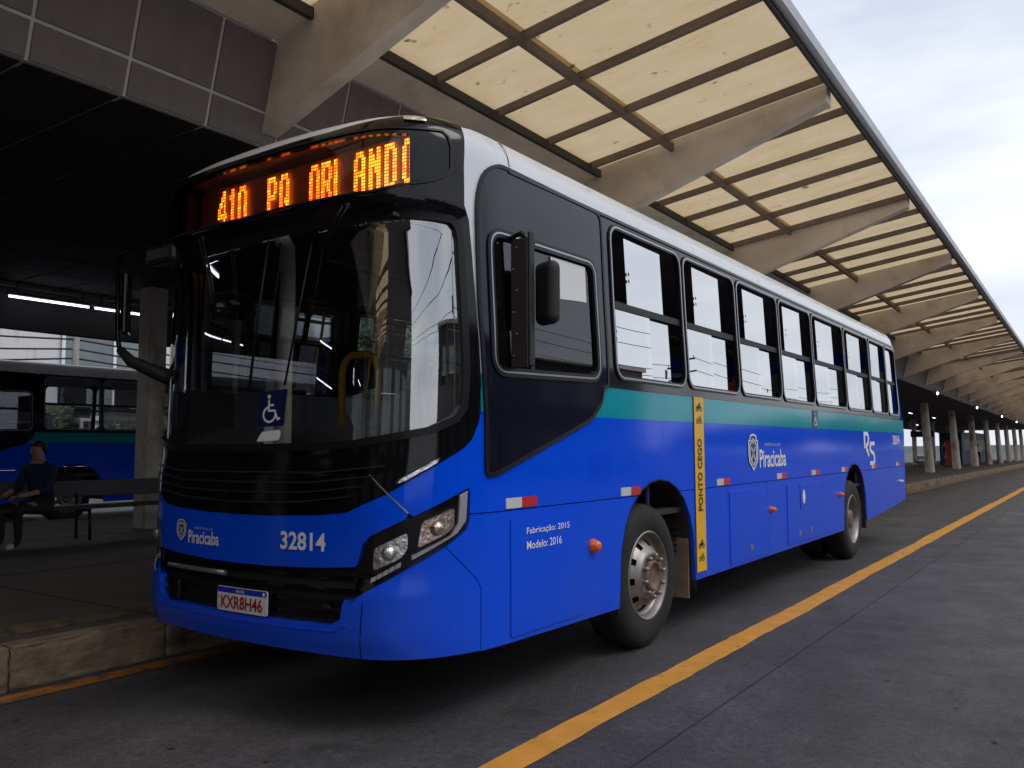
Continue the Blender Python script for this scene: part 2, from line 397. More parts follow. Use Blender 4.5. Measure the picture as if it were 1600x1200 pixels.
def M(u,v,off=0.):
    x,y,nx,ny=plan(u)
    k=ny*ny
    d=_df(v)*k+_ds(v)*(1-k)-off
    x-=nx*d;y-=ny*d
    return (x,y,v+TILT*(y-YF))
def N(u,v):
    e=2e-3
    a,b,c,d=M(u-e,v),M(u+e,v),M(u,v-e),M(u,v+e)
    t=[b[i]-a[i] for i in range(3)];w=[d[i]-c[i] for i in range(3)]
    n=[t[1]*w[2]-t[2]*w[1],t[2]*w[0]-t[0]*w[2],t[0]*w[1]-t[1]*w[0]]
    l=math.sqrt(sum(q*q for q in n));return [q/l for q in n]
def _res(poly, step):
    out = []
    for a, b in zip(poly, poly[1:]+poly[:1]):
        n = max(1, math.ceil(math.hypot(b[0]-a[0], b[1]-a[1])/step-1e-6))
        out += [(a[0]+(b[0]-a[0])*k/n, a[1]+(b[1]-a[1])*k/n) for k in range(n)]
    return out
def _in(q, loops):
    c = False; x, y = q
    for L in loops:
        for (x1, y1), (x2, y2) in zip(L, L[1:]+L[:1]):
            if (y1 > y) != (y2 > y) and x < (x2-x1)*(y-y1)/(y2-y1)+x1: c = not c
    return c
def mir(poly): return [(-a, b) for a, b in reversed(poly)]
def sym(half):
    """half outline listed from centre bottom round the +u side to centre top -> full symmetric outline"""
    return half+[(-a, b) for a, b in reversed(half) if a > 1e-6]
def rrect(u0, u1, v0, v1, r, n=4):
    out = []
    for cx, cy, a in ((u1-r, v0+r, -90), (u1-r, v1-r, 0), (u0+r, v1-r, 90), (u0+r, v0+r, 180)):
        for k in range(n+1):
            t = R(a+90*k/n); out.append((cx+r*math.cos(t), cy+r*math.sin(t)))
    return out
def round_poly(poly, r, n=3):
    out = []; N_ = len(poly)
    for i in range(N_):
        p0, p1, p2 = (Vector(poly[i-1]), Vector(poly[i]), Vector(poly[(i+1) % N_]))
        a = (p0-p1); b = (p2-p1); ra = min(r, a.length*.45, b.length*.45)
        A = p1+a.normalized()*ra; B = p1+b.normalized()*ra
        for k in range(n+1):
            t = k/n; q = A*(1-t)**2+p1*2*t*(1-t)+B*t*t; out.append((q.x, q.y))
    return out
def patch(name, outer, mt, parent, holes=(), off=0., th=.02, step=.07, lat=None, mesh_only=False):
    loops = [_res(list(outer), step)]+[_res(list(h), step) for h in holes]
    pts, edges = [], []
    for L in loops:
        n0 = len(pts); pts += L; edges += [(n0+i, n0+(i+1) % len(L)) for i in range(len(L))]
    nb = len(pts)
    us = [q[0] for q in loops[0]]; vs = [q[1] for q in loops[0]]
    lat = lat or step; lu = lat
    i0, i1 = math.floor(min(us)/lu), math.ceil(max(us)/lu); j0, j1 = math.floor(min(vs)/lat), math.ceil(max(vs)/lat)
    cell = {}
    for q in pts: cell.setdefault((int(q[0]//lat), int(q[1]//lat)), []).append(q)
    for i in range(i0, i1+1):
        for j in range(j0, j1+1):
            q = (i*lu+.0007, j*lat+.0003)
            if not _in(q, loops): continue
            near = False; ci, cj = int(q[0]//lat), int(q[1]//lat)
            for di in (-1, 0, 1):
                for dj in (-1, 0, 1):
                    for w in cell.get((ci+di, cj+dj), ()):
                        if (w[0]-q[0])**2+(w[1]-q[1])**2 < (.4*lat)**2: near = True
            if not near: pts.append(q)
    rv, re, rf, ov, oe, of = geometry.delaunay_2d_cdt([Vector(q) for q in pts], edges, [], 0, 1e-7)
    V2 = [(q.x, q.y) for q in rv]; tris = []
    for f in rf:
        cx = sum(V2[i][0] for i in f)/len(f); cy = sum(V2[i][1] for i in f)/len(f)
        if not _in((cx, cy), loops): continue
        ar = sum(V2[a][0]*V2[b][1]-V2[b][0]*V2[a][1] for a, b in zip(f, list(f[1:])+[f[0]]))
        if abs(ar) < 1e-10: continue
        tris.append(tuple(f) if ar > 0 else tuple(reversed(f)))
    used = sorted({i for f in tris for i in f}); mp_ = {k: i for i, k in enumerate(used)}
    verts = [M(V2[k][0], V2[k][1], off) for k in used]; nrm = [N(V2[k][0], V2[k][1]) for k in used]
    faces = [tuple(mp_[i] for i in f) for f in tris]; ln = [nrm[i] for f in faces for i in f]
    if th:
        cnt = {}
        for f in faces:
            for a, b in zip(f, f[1:]+f[:1]): cnt[(a, b)] = 1
        bd = [(a, b) for (a, b) in cnt if (b, a) not in cnt]
        low = {}
        for a, b in bd:
            for k in (a, b):
                if k not in low:
                    q = V2[used[k]]; low[k] = len(verts)
                    verts.append(M(q[0], q[1], off)); verts.append(M(q[0], q[1], off-th))
            fc = (low[b], low[a], low[a]+1, low[b]+1)
            pa, pb, pc = (Vector(verts[i]) for i in fc[:3]); fn = (pb-pa).cross(pc-pa)
            if fn.length < 1e-12: continue
            faces.append(fc); ln += [tuple(fn.normalized())]*4
    me = bpy.data.meshes.new(name); me.from_pydata(verts, [], faces)
    for p_ in me.polygons: p_.use_smooth = True
    me.normals_split_custom_set(ln)
    if mesh_only: return me
    return link(name, me, mt, parent)
def tilt_pane(o, a, b):
    me = o.data; n = len(me.vertices); yc = sum(v_.co.y for v_ in me.vertices)/n; zc = sum(v_.co.z for v_ in me.vertices)/n
    base = Vector(me.corner_normals[0].vector); nn = (base-Vector((0, a, b))).normalized()
    for v_ in me.vertices: v_.co.x += a*(v_.co.y-yc)+b*(v_.co.z-zc)
    me.normals_split_custom_set([tuple(nn)]*len(me.loops))
def text2d(s, bold=0.0):
    cu = bpy.data.curves.new('txt', 'FONT'); cu.body = s; cu.size = 1; cu.resolution_u = 3; cu.offset = bold; cu.fill_mode = 'FRONT'
    o = bpy.data.objects.new('txt', cu); C.objects.link(o)
    bpy.context.view_layer.update()
    me = bpy.data.meshes.new_from_object(o.evaluated_get(bpy.context.evaluated_depsgraph_get()))
    v = [(q.co.x, q.co.y) for q in me.vertices]; f = [tuple(p_.vertices) for p_ in me.polygons]
    bpy.data.objects.remove(o); bpy.data.curves.remove(cu); bpy.data.meshes.remove(me)
    return v, f
def surf_mesh(name, v, f, mt, parent, off):
    f = [q if sum(v[a][0]*v[b][1]-v[b][0]*v[a][1] for a, b in zip(q, q[1:]+q[:1])) > 0 else tuple(reversed(q)) for q in f]
    me = bpy.data.meshes.new(name); me.from_pydata([M(a, b, off) for a, b in v], [], f); me.update(); return link(name, me, mt, parent)
def lettering(name, s, box, mt, parent, off=.006, bold=.0, rot=False):
    v, f = text2d(s, bold); x0, x1 = min(q[0] for q in v), max(q[0] for q in v); y0, y1 = min(q[1] for q in v), max(q[1] for q in v)
    u0, u1, v0, v1 = box
    if rot: v = [(u1-(b-y0)/(y1-y0)*(u1-u0), v0+(a-x0)/(x1-x0)*(v1-v0)) for a, b in v]
    else: v = [(u0+(a-x0)/(x1-x0)*(u1-u0), v0+(b-y0)/(y1-y0)*(v1-v0)) for a, b in v]
    return surf_mesh(name, v, f, mt, parent, off)
def stroke2d(lines, w):
    v, f = [], []
    for L in lines:
        L = [Vector(q) for q in L]; closed = (L[0]-L[-1]).length < 1e-6; n0 = len(v)
        for i, q in enumerate(L):
            a = L[i-1] if i else (L[-2] if closed else L[0]); b = L[i+1] if i < len(L)-1 else (L[1] if closed else L[-1])
            t1 = (q-a); t2 = (b-q)
            t1 = t1.normalized() if t1.length > 1e-9 else t2.normalized(); t2 = t2.normalized() if t2.length > 1e-9 else t1
            t = (t1+t2); t = t.normalized() if t.length > 1e-6 else t1
            n = Vector((-t.y, t.x)); k = 1/max(.5, n.dot(Vector((-t1.y, t1.x)))); v += [tuple(q+n*w/2*k), tuple(q-n*w/2*k)]
        f += [(n0+2*i+1, n0+2*i+3, n0+2*i+2, n0+2*i) for i in range(len(L)-1)]
    return v, f
def circ(cx, cy, r, n=14, a0=0, a1=360, ry=None): return [(cx+r*math.cos(R(a0+(a1-a0)*k/n)), cy+(ry or r)*math.sin(R(a0+(a1-a0)*k/n))) for k in range(n+1)]
def disc2d(c): return c[:-1], [tuple(range(len(c)-1))]
def join2d(*vf):
    v, f = [], []
    for a, b in vf: n = len(v); v += list(a); f += [tuple(i+n for i in q) for q in b]
    return v, f
def fit2d(vf, src, box):
    (x0, x1, y0, y1), (u0, u1, v0, v1) = src, box
    return [(u0+(a-x0)/(x1-x0)*(u1-u0), v0+(b-y0)/(y1-y0)*(v1-v0)) for a, b in vf[0]], vf[1]

BUS_YAW = -.0063
bus = empty('city_bus', (0, 0, 0), BUS_YAW)
tag(bus, 'blue and teal city bus with orange destination display pulled up along the platform kerb', 'bus')
REAR = UY(11.85)
# --- arches
def arch(cy, half, top, n=12, base=.30):
    c = .50; out = [(UY(cy-half-.02), base)]
    for k in range(n+1):
        t = math.pi*(1-k/n); s_ = math.sin(t)
        out.append((UY(cy+half*math.cos(t)), c+(top-c)*s_**.8))
    return out+[(UY(cy+half+.03), base)]
ARF, ARR = arch(2.645, .61, 1.172), arch(8.47, .59, 1.172)
def arch_above(A, lim): # part of the arch above a level, clipped
    out = []
    for a, b in zip(A, A[1:]):
        if (a[1] > lim) != (b[1] > lim):
            t = (lim-a[1])/(b[1]-a[1]); out.append((a[0]+t*(b[0]-a[0]), lim))
        if b[1] > lim: out.append(b)
    return out
def arch_below(A, lim, side):
    pts = []
    seq = A if side == 'front' else list(reversed(A))
    for a, b in zip(seq, seq[1:]):
        pts.append(a)
        if b[1] > lim:
            t = (lim-a[1])/(b[1]-a[1]); pts.append((a[0]+t*(b[0]-a[0]), lim)); break
    return pts
CR, TB, TT, GT = 1.072, 1.597, 1.80, 2.965
ST = .10
# upper blue side, both sides (the flank above the crease with the front quarter)
af = arch_above(ARF, CR+.003); ar = arch_above(ARR, CR+.003)
up_half = [(1.437, CR+.003)]+af[:]+ar[:]+[(REAR-.02, CR+.003), (REAR+.02, TB), (1.514, TB), (1.494, 1.535), (1.453, 1.456), (1.40, 1.407), (1.292, 1.35), (1.13, 1.262), (1.004, 1.19), (1.105, 1.088), (1.127, 1.073), (1.436, 1.209), (1.4375, 1.15)]
for sgn in (1, -1):
    poly = up_half if sgn == 1 else mir(up_half)
    patch('flank_panel', poly, 'blue_paint', bus, th=.025, step=.09)
# teal band
tb = [(1.514, TB+.001), (REAR+.02, TB+.001), (REAR-.02, TT), (1.505, TT)]
for sgn in (1, -1): patch('teal_band', tb if sgn == 1 else mir(tb), 'teal_paint', bus, th=.02, step=.15)
# lower skirt panels between wheel arches; split at the panel joints
def skirt(poly, sgn=1, name='skirt_panel'): return patch(name, poly if sgn == 1 else mir(poly), 'blue_paint', bus, th=.025, step=.12)
G = .004
fl = [(1.295, .917), (1.488, .735), (1.511, .693), (1.511, .375), (UY(2.03), .355)]
fa = arch_below(ARF, CR-.003, 'front')
front_low = fl+[q for q in fa if q[1] > .36]+[(1.4365, CR-.003), (1.432, 1.036), (1.411, .992)]
ra = arch_below(ARF, CR-.003, 'rear'); ra = [q for q in ra if q[1] > .36]
rb = arch_below(ARR, CR-.003, 'front'); rb = [q for q in rb if q[1] > .36]
rc = arch_below(ARR, CR-.003, 'rear'); rc = [q for q in rc if q[1] > .36]
cuts = [UY(3.98), UY(5.03), UY(5.58), UY(6.95)]
for sgn in (1, -1):
    skirt(front_low, sgn)
    skirt([(UY(3.272), .372), (cuts[0]-G, .372), (cuts[0]-G, CR-.003)]+list(reversed(ra))[:], sgn)
    for a, b in zip(cuts, cuts[1:]): skirt([(a, .372), (b-G, .372), (b-G, CR-.003), (a, CR-.003)], sgn)
    skirt([(cuts[-1], .372), (UY(7.87), .372)]+rb+[(cuts[-1], CR-.003)], sgn)
    y2 = [UY(9.75), UY(11.05)]
    skirt([(UY(9.08), .40), (y2[0]-G, .43), (y2[0]-G, CR-.003)]+list(reversed(rc)), sgn)
    skirt([(y2[0], .43), (y2[1]-G, .49), (y2[1]-G, CR-.003), (y2[0], CR-.003)], sgn)
    skirt([(y2[1], .49), (REAR-.06, .54), (REAR-.02, CR-.003), (y2[1], CR-.003)], sgn)
# service hatches, raised 4 mm on the skirt
def hatch(y0, y1, v0, v1, name='service_hatch'):
    h = patch(name, rrect(UY(y0), UY(y1), v0, v1, .012, 2), 'blue_paint', bus, off=.006, th=.008, step=.3)
    return h
h1 = hatch(.775, 1.54, .40, 1.022); hatch(4.02, 4.99, .40, 1.02); hatch(5.62, 6.92, .42, 1.015)
for y in (4.5, 5.98, 6.4):
    o = patch('hatch_latch', rrect(UY(y), UY(y+.07), .47, .53, .01, 2), 'frame_alu', bus, off=.009, th=.006, step=.1)
f_ = patch('fuel_flap', rrect(UY(6.05), UY(6.28), .74, 1.0, .012, 2), 'blue_paint', bus, off=.011, th=.006, step=.2)
v, f = disc2d(circ(UY(6.165), .87, .05, 14, ry=.075)); surf_mesh('warning_sticker', v, f, 'vinyl_white', f_, .014)
# louvre slots behind the front overhang
for k in range(9):
    y = 1.62+.035*k; patch('louvre', rrect(UY(y), UY(y+.012), 1.17, 1.39, .005, 1), 'blue_paint', bus, off=.0012, th=.002, step=.25)

# hood, bumper, grilles
hood = sym([(0, .797), (.256, .798), (.616, .811), (.83, .825), (.848, .85), (.872, .94), (.912, .98), (1.09, 1.062), (1.10, 1.082), (.998, 1.186), (.90, 1.145), (.77, 1.090), (.61, 1.074), (.25, 1.060), (0, 1.058)])
patch('hood_panel', hood, 'blue_paint', bus, th=.04, step=.06)
bump = sym([(0, .385), (.6, .385), (.88, .382), (1.2, .38), (1.505, .378), (1.505, .692), (1.482, .733), (1.289, .917), (1.1, .82), (.913, .718), (.835, .672), (.79, .668), (.775, .64), (.765, .57), (.70, .536), (.3, .533), (0, .532)])
patch('front_bumper', bump, 'blue_paint', bus, th=.05, step=.06)
lip = sym([(0, .502), (.72, .506), (.80, .545), (.79, .55), (.715, .516), (0, .512)])
patch('bumper_crease', lip, 'blue_paint', bus, off=.006, th=.01, step=.06)
for s_ in (1, -1):
    j = [(.866, .385), (.871, .385), (.889, .66), (.884, .66)]
    patch('bumper_joint', j if s_ == 1 else mir(j), 'rubber', bus, off=.0015, th=0, step=.08)
grl = patch('lower_grille', sym([(0, .50), (.86, .50), (.90, .86), (0, .84)]), 'black_matte', bus, off=-.055, th=0, step=.08)
for k, vv in enumerate((.575, .635, .695, .755)):
    patch('grille_slat', sym([(0, vv), (.80, vv), (.80, vv+.018), (0, vv+.018)]), 'black_gloss', grl, off=-.028, th=.02, step=.08)
mb = MB(); mb.tube([M(u, .735, -.01) for u in (-.70, -.55, -.4, -.25, -.1)], .014, 8); mb.build('tow_bar', 'frame_alu', grl)
mb = MB(); q = M(-.60, .60, -.02); mb.box((q[0], q[1], q[2]), (.11, .03, .12)); mb.build('fog_lamp', 'black_gloss', grl, .012)
mb = MB(); q = M(.66, .62, -.03); mb.box((q[0], q[1], q[2]), (.05, .02, .02)); mb.build('grille_clip', 'dark_metal', grl, .004)
# number plate
pl = patch('number_plate', rrect(-.110, .296, .545, .672, .012, 2), 'plate_white', bus, off=.012, th=.006, step=.1)
patch('plate_band', rrect(-.108, .294, .641, .670, .010, 2), 'plate_blue', pl, off=.0135, th=0, step=.1)
lettering('plate_number', 'KXR8H46', (-.072, .262, .560, .629), 'red_text', pl, .015, .02)
lettering('plate_country', 'BRASIL', (.055, .125, .648, .662), 'vinyl_white', pl, .015, .005)
v, f = disc2d(circ(.272, .655, .010, 10)); surf_mesh('plate_flag', v, f, 'vinyl_white', pl, .015)
v, f = join2d(([(-.102, .555), (-.084, .555), (-.084, .575), (-.102, .575)], [(0, 1, 2, 3)]), ([(-.102, .61), (-.086, .61), (-.086, .625), (-.102, .625)], [(0, 1, 2, 3)])); surf_mesh('plate_mark', v, f, 'vinyl_grey', pl, .015)

# black mask: upper grille, windscreen surround, visor
WS = sym([(0, 1.418), (.579, 1.424), (.796, 1.433), (.992, 1.462), (1.201, 1.496), (1.354, 1.56), (1.398, 1.62), (1.414, 1.78), (1.40, 2.228), (1.39, 2.50), (1.375, 2.565), (1.335, 2.60), (1.2, 2.605), (0, 2.60)])
msk = sym([(0, 1.062), (.25, 1.064), (.61, 1.079), (.77, 1.095), (.90, 1.150), (1.0, 1.192), (1.13, 1.267), (1.292, 1.355), (1.40, 1.412), (1.451, 1.459), (1.491, 1.537), (1.510, 1.74), (1.467, 2.42), (1.450, 2.61), (1.416, 2.69), (1.420, 2.90), (1.435, 3.06), (1.44, 3.16), (1.38, 3.185), (1.15, 3.165), (.95, 3.135), (.6, 3.10), (0, 3.085)])
SG = sym([(0, 2.695), (.9, 2.715), (1.2, 2.78), (1.292, 2.822), (1.332, 2.87), (1.338, 2.99), (1.325, 3.045), (1.29, 3.075), (1.1, 3.065), (0, 3.050)])
DGW = sym([(0, 2.692), (.3, 2.693), (.7, 2.708), (1.05, 2.738), (1.097, 2.748), (1.097, 3.03), (0, 3.03)])
mask = patch('front_mask', msk, 'black_gloss', bus, holes=[WS, DGW], off=.004, th=.03, step=.05)
ws = patch('windscreen', WS, 'windscreen_glass', bus, off=-.012, th=0, step=.045)
v, f = stroke2d([WS+[WS[0]]], .034)
def ring(name, loop, w, mt, parent, off, th, step=.05):
    P = [Vector(q) for q in loop]; n = len(P); out, inn = [], []
    for i in range(n):
        a, b = (P[i]-P[i-1]).normalized(), (P[(i+1) % n]-P[i]).normalized(); t = (a+b).normalized(); nn = Vector((t.y, -t.x))
        k = 1/max(.6, nn.dot(Vector((a.y, -a.x))))
        out.append(tuple(P[i]+nn*w/2*k)); inn.append(tuple(P[i]-nn*w/2*k))
    return patch(name, out, mt, parent, holes=[inn], off=off, th=th, step=step)
ring('windscreen_seal', WS, .04, 'rubber', ws, .012, .03)
for k in range(4):
    vv = 1.135+.05*k; w0 = .80+.06*k
    patch('hood_slat', sym([(0, vv-.012+.004*k), (w0*.6, vv), (w0, vv+.035), (w0, vv+.041), (w0*.6, vv+.008), (0, vv-.004+.004*k)]), 'slat_black', mask, off=.022, th=.022, step=.06)
for s_ in (1, -1):
    e = round_poly([(1.034, 1.231), (1.052, 1.262), (1.24, 1.362), (1.268, 1.366), (1.252, 1.334), (1.085, 1.243)], .012, 2)
    em = patch('side_marker', e if s_ == 1 else mir(e), 'dark_metal', bus, off=.010, th=.012, step=.05)
    e2 = [(1.048, 1.237), (1.06, 1.256), (1.235, 1.352), (1.252, 1.356), (1.245, 1.337), (1.085, 1.250)]
    patch('marker_lens', e2 if s_ == 1 else mir(e2), 'lamp_reflector', em, off=.0125, th=0, step=.02)
    hs = [(.898, 1.279), (.904, 1.283), (1.103, 1.092), (1.098, 1.087)]
    patch('hood_joint', hs if s_ == 1 else mir(hs), 'frame_alu', bus, off=.0065, th=0, step=.04)
# destination display: clear window in the black visor, flat LED board recessed behind it
sign = empty('destination_display', (0, 0, 0), 0, bus)
pane_ = patch('display_window', DGW, 'clear_lens', sign, off=-.004, th=0, step=.06)
ring('display_rim', SG, .012, 'rubber', sign, .012, .01, .06)
mb = MB(); mb.box((0, .385, 2.94), (2.0, .02, .34)); mb.build('led_board', 'led_board', sign)
mb = MB(); mb.add([(-1.0, .37, 2.60), (1.0, .37, 2.60), (1.0, .06, 2.60), (-1.0, .06, 2.60)], [(0, 1, 2, 3)]); mb.box((-1.03, .335, 2.9), (.02, .1, .4)); mb.box((1.03, .335, 2.9), (.02, .1, .4)); mb.build('display_box', 'black_matte', sign)
GL = {'4': ['...XX.', '..XXX.', '.XX.X.', 'XX..X.', 'XXXXXX', '....X.', '....X.'], '1': ['..XX..', '.XXX..', '..XX..', '..XX..', '..XX..', '..XX..', '.XXXX.'],
      '0': ['.XXXX.', 'XX..XX', 'XX..XX', 'XX..XX', 'XX..XX', 'XX..XX', '.XXXX.'], 'P': ['XXXXX.', 'XX..XX', 'XX..XX', 'XXXXX.', 'XX....', 'XX....', 'XX....'],
      'Q': ['.XXXX.', 'XX..XX', 'XX..XX', 'XX..XX', 'XX.XXX', 'XX..XX', '.XXXXX'], 'O': ['.XXXX.', 'XX..XX', 'XX..XX', 'XX..XX', 'XX..XX', 'XX..XX', '.XXXX.'],
      'R': ['XXXXX.', 'XX..XX', 'XX..XX', 'XXXXX.', 'XX.XX.', 'XX..XX', 'XX..XX'], 'L': ['XX....', 'XX....', 'XX....', 'XX....', 'XX....', 'XX....', 'XXXXXX'],
      'A': ['.XXXX.', 'XX..XX', 'XX..XX', 'XXXXXX', 'XX..XX', 'XX..XX', 'XX..XX'], 'N': ['XX..XX', 'XXX.XX', 'XXXXXX', 'XX.XXX', 'XX..XX', 'XX..XX', 'XX..XX'],
      'D': ['XXXXX.', 'XX..XX', 'XX..XX', 'XX..XX', 'XX..XX', 'XX..XX', 'XXXXX.']}
V_, F_ = {'led_orange': [], 'led_yellow': []}, {'led_orange': [], 'led_yellow': []}
LY, LTOP = .356, 3.072
for ch, x0 in zip('410PQORLANDO', [-.795, -.690, -.590, -.300, -.185, .085, .190, .295, .460, .578, .700, .832]):
    for r_, row in enumerate(GL[ch]):
        for h in (0, 1):
            zz = LTOP-(2*r_+h)*.0186
            for c_, ink in enumerate(row):
                if ink != 'X': continue
                xx = x0+.008+c_*.0152; k = 'led_yellow' if (xx > .5 and random.random() < .8) or random.random() < .25 else 'led_orange'
                n = len(V_[k]); w, hh = .0060, .0064
                V_[k] += [(xx-w, LY, zz-hh), (xx+w, LY, zz-hh), (xx+w, LY, zz+hh), (xx-w, LY, zz+hh)]; F_[k].append((n, n+1, n+2, n+3))
for k in V_:
    q = MB(); q.add(V_[k], F_[k]); stuff(q.build('led_text', k, sign, fix=False))
# roof, pillars
RW = [(1.415, 1.80), (1.58, 1.80), (1.58, 2.75), (1.90, 2.75), (1.90, 2.93), (UY(11.46), 2.93), (UY(11.32), 3.215), (1.43, 3.215), (1.40, 3.06), (1.40, 2.6)]
patch('roof_front', sym([(0, 3.08), (.6, 3.095), (.95, 3.13), (1.15, 3.16), (1.38, 3.18), (1.44, 3.155), (1.46, 3.214), (0, 3.214)]), 'white_paint', bus, off=-.001, th=.01, step=.05)
for s_ in (1, -1): patch('roof_side', RW if s_ == 1 else mir(RW), 'white_paint', bus, off=-.002, th=.02, step=.09)
gl = [(1.80, GT-.008), (UY(11.46), GT-.008), (UY(11.46), GT+.012), (1.80, GT+.012)]
for s_ in (1, -1): patch('rain_gutter', gl if s_ == 1 else mir(gl), 'panel_black', bus, off=.014, th=.02, step=.3)
sm_ = [(1.822, 3.0), (1.829, 3.0), (1.80, 3.215), (1.79, 3.215)]
patch('roof_joint', sm_, 'rubber', bus, off=.0, th=0, step=.03)
mb = MB(); top = [M(u_, 3.2145) for u_ in [-12.2+.05*0, *[-1.9+.1*k for k in range(39)], 12.2]]
mb.add([(q[0], q[1], q[2]) for q in top], [tuple(range(len(top)))]); mb.build('roof_top', 'white_paint', bus, fix=False)
for uu in (-1.20, 1.06):
    cl_ = patch('clearance_lamp', rrect(uu, uu+.14, 3.118, 3.150, .01, 2), 'lamp_reflector', bus, off=.016, th=.018, step=.03)
# rear face
mb = MB(); vs = []
lv = [.54, 1.07, 1.6, 1.8, 2.4, 2.9, 3.12, 3.2]; ry = [11.80, 11.83, 11.87, 11.83, 11.66, 11.46, 11.38, 11.30]
for vv, y in zip(lv, ry):
    w = 1.25-_ds(vv); vs += [(-w, y, vv+TILT*9), (-w*.6, y+.05, vv+TILT*9), (w*.6, y+.05, vv+TILT*9), (w, y, vv+TILT*9)]
mb.add(vs, [(4*i+j+1, 4*i+j, 4*i+4+j, 4*i+5+j) for i in range(len(lv)-1) for j in range(3)], True); mb.build('rear_panel', 'blue_paint', bus)
# driver's black quarter panel
DW = round_poly([(1.605, 1.815), (2.745, 1.845), (2.735, 2.60), (1.60, 2.585)], .10, 5)
dp = round_poly([(1.546, 1.27), (1.62, 1.27), (2.646, 1.585), (2.775, 1.70), (2.805, 1.80), (2.86, TT+.0), (2.86, GT-.004), (1.83, GT+.012), (1.70, GT+.012), (1.56, 2.90), (1.505, 2.75), (1.505, 2.15), (1.546, 1.55)], .07, 3)
for s_ in (1, -1):
    d = patch('quarter_panel', dp if s_ == 1 else mir(dp), 'panel_black', bus, holes=[DW if s_ == 1 else mir(DW)], off=.007, th=.03, step=.07)
    ring('quarter_seal', dp if s_ == 1 else mir(dp), .022, 'rubber', d, .013, .012, .08)
    gl_ = patch('driver_window', DW if s_ == 1 else mir(DW), 'driver_glass', bus, off=-.006, th=0, step=.2)
    ring('window_frame', DW if s_ == 1 else mir(DW), .05, 'rubber', gl_, .016, .025, .06)
    ring('frame_bead', DW if s_ == 1 else mir(DW), .010, 'frame_alu', gl_, .0185, .006, .06)
    if s_ == 1:
        bar = [(1.955, 1.84), (1.985, 1.84), (1.985, 2.58), (1.955, 2.58)]
        patch('window_divider', bar, 'black_matte', gl_, off=.012, th=.03, step=.2)
        patch('sun_blind', [(2.22, 2.555), (2.63, 2.56), (2.63, 2.33), (2.20, 2.30)], 'curtain_white', gl_, off=.002, th=0, step=.1)
# window band with eight openings
seps = [1.960, 3.160, 4.346, 5.555, 6.752, 8.20, 9.60, 10.70, 11.47]
WV0, WV1 = 1.872, 2.915
wins = [rrect(UY(a+.035), UY(b-.025), WV0, WV1, .10, 4) for a, b in zip(seps, seps[1:])]
bd_ = [(2.861, TT), (UY(11.60), TT), (UY(11.50), GT-.004), (2.861, GT-.004)]
for s_ in (1, -1):
    hl = [w if s_ == 1 else mir(w) for w in wins]
    patch('window_band', bd_ if s_ == 1 else mir(bd_), 'panel_black', bus, holes=hl, off=.004, th=.03, step=.12, lat=.25)
    for w, a, b in zip(hl, seps, seps[1:]):
        X = lambda t: s_*UY(a+.035+(b-a-.06)*t)
        def rc_(t0, t1, v0, v1):
            q = [(X(t0), v0), (X(t1), v0), (X(t1), v1), (X(t0), v1)]
            return q if s_ == 1 else list(reversed(q))
        fr = ring('window', w, .036, 'rubber', bus, .014, .03, .07)
        ring('frame_bead', w, .012, 'frame_alu', fr, .0175, .006, .07)
        bar = 2.372+.0*a
        patch('transom', rc_(.0, 1., bar-.025, bar+.025), 'black_matte', fr, off=-.004, th=.03, step=.3)
        if s_ == 1:
            j = random.uniform(-.02, .02)
            patch('pane', rc_(.22+j, .745+j, bar+.025, WV1-.035), 'side_glass', fr, off=-.020, th=0, step=.3)
            patch('pane', rc_(.02, .52+j, WV0+.02, bar-.012), 'side_glass', fr, off=-.014, th=0, step=.3)
            patch('pane', rc_(.50+j, .83+j, WV0+.02, bar-.035), 'side_glass', fr, off=-.030, th=0, step=.3)
            for o_ in fr.children:
                if o_.name.startswith('pane'): tilt_pane(o_, random.uniform(-.012, .012), random.uniform(-.010, .006))
            for (t, vv) in ((.245+j, 2.62), (.245+j, 2.57), (.05, 2.19), (.05, 2.14)):
                v, f = disc2d(circ(X(t), vv, .014, 8)); surf_mesh('pane_knob', v, f, 'vinyl_black', fr, -.008)
        else:
            patch('pane', rc_(.02, .98, WV0+.02, WV1-.02), 'pane_glass', fr, off=-.02, th=0, step=.3)
# number plate lamps, reflectors, lamps, lettering on the flank
for (y0, y1) in ((.733, 1.033), (2.05, 2.335), (3.748, 4.041), (5.32, 5.611), (6.518, 6.83), (7.817, 8.12), (9.457, 9.748), (11.132, 11.44)):
    ym = (y0+y1)/2
    r1 = patch('reflector', rrect(UY(y0), UY(ym), 1.082, 1.138, .004, 1), 'reflector_white', bus, off=.004, th=.004, step=.2)
    patch('reflector_red', rrect(UY(ym), UY(y1), 1.082, 1.138, .004, 1), 'reflector_red', r1, off=.0045, th=.004, step=.2)
def side_lamp(y, vv, r, mt):
    q = M(UY(y), vv); mb = MB(); mb.lathe([(r*1.15, -.002), (r*1.15, .012), (r, .02), (r*.85, .045), (r*.45, .055), (0.001, .056)], q, 'X', 16); return mb.build('side_lamp', mt, bus)
side_lamp(1.667, .795, .038, 'amber_lens'); side_lamp(5.101, .80, .026, 'amber_lens'); side_lamp(7.69, .815, .026, 'amber_lens'); side_lamp(11.38, .84, .022, 'lamp_lens_white')
K = UY(0)
lettering('year_lettering', 'Fabricação: 2015', (1.898, 2.352, .925, .968), 'vinyl_white', bus, .010, .006)
lettering('year_lettering', 'Modelo: 2016', (1.898, 2.262, .848, .893), 'vinyl_white', bus, .010, .006)
strip = patch('blind_spot_strip', [(4.262, .43), (4.452, .43), (4.452, 1.80), (4.262, 1.80)], 'yellow_vinyl', bus, off=.009, th=.003, step=.2)
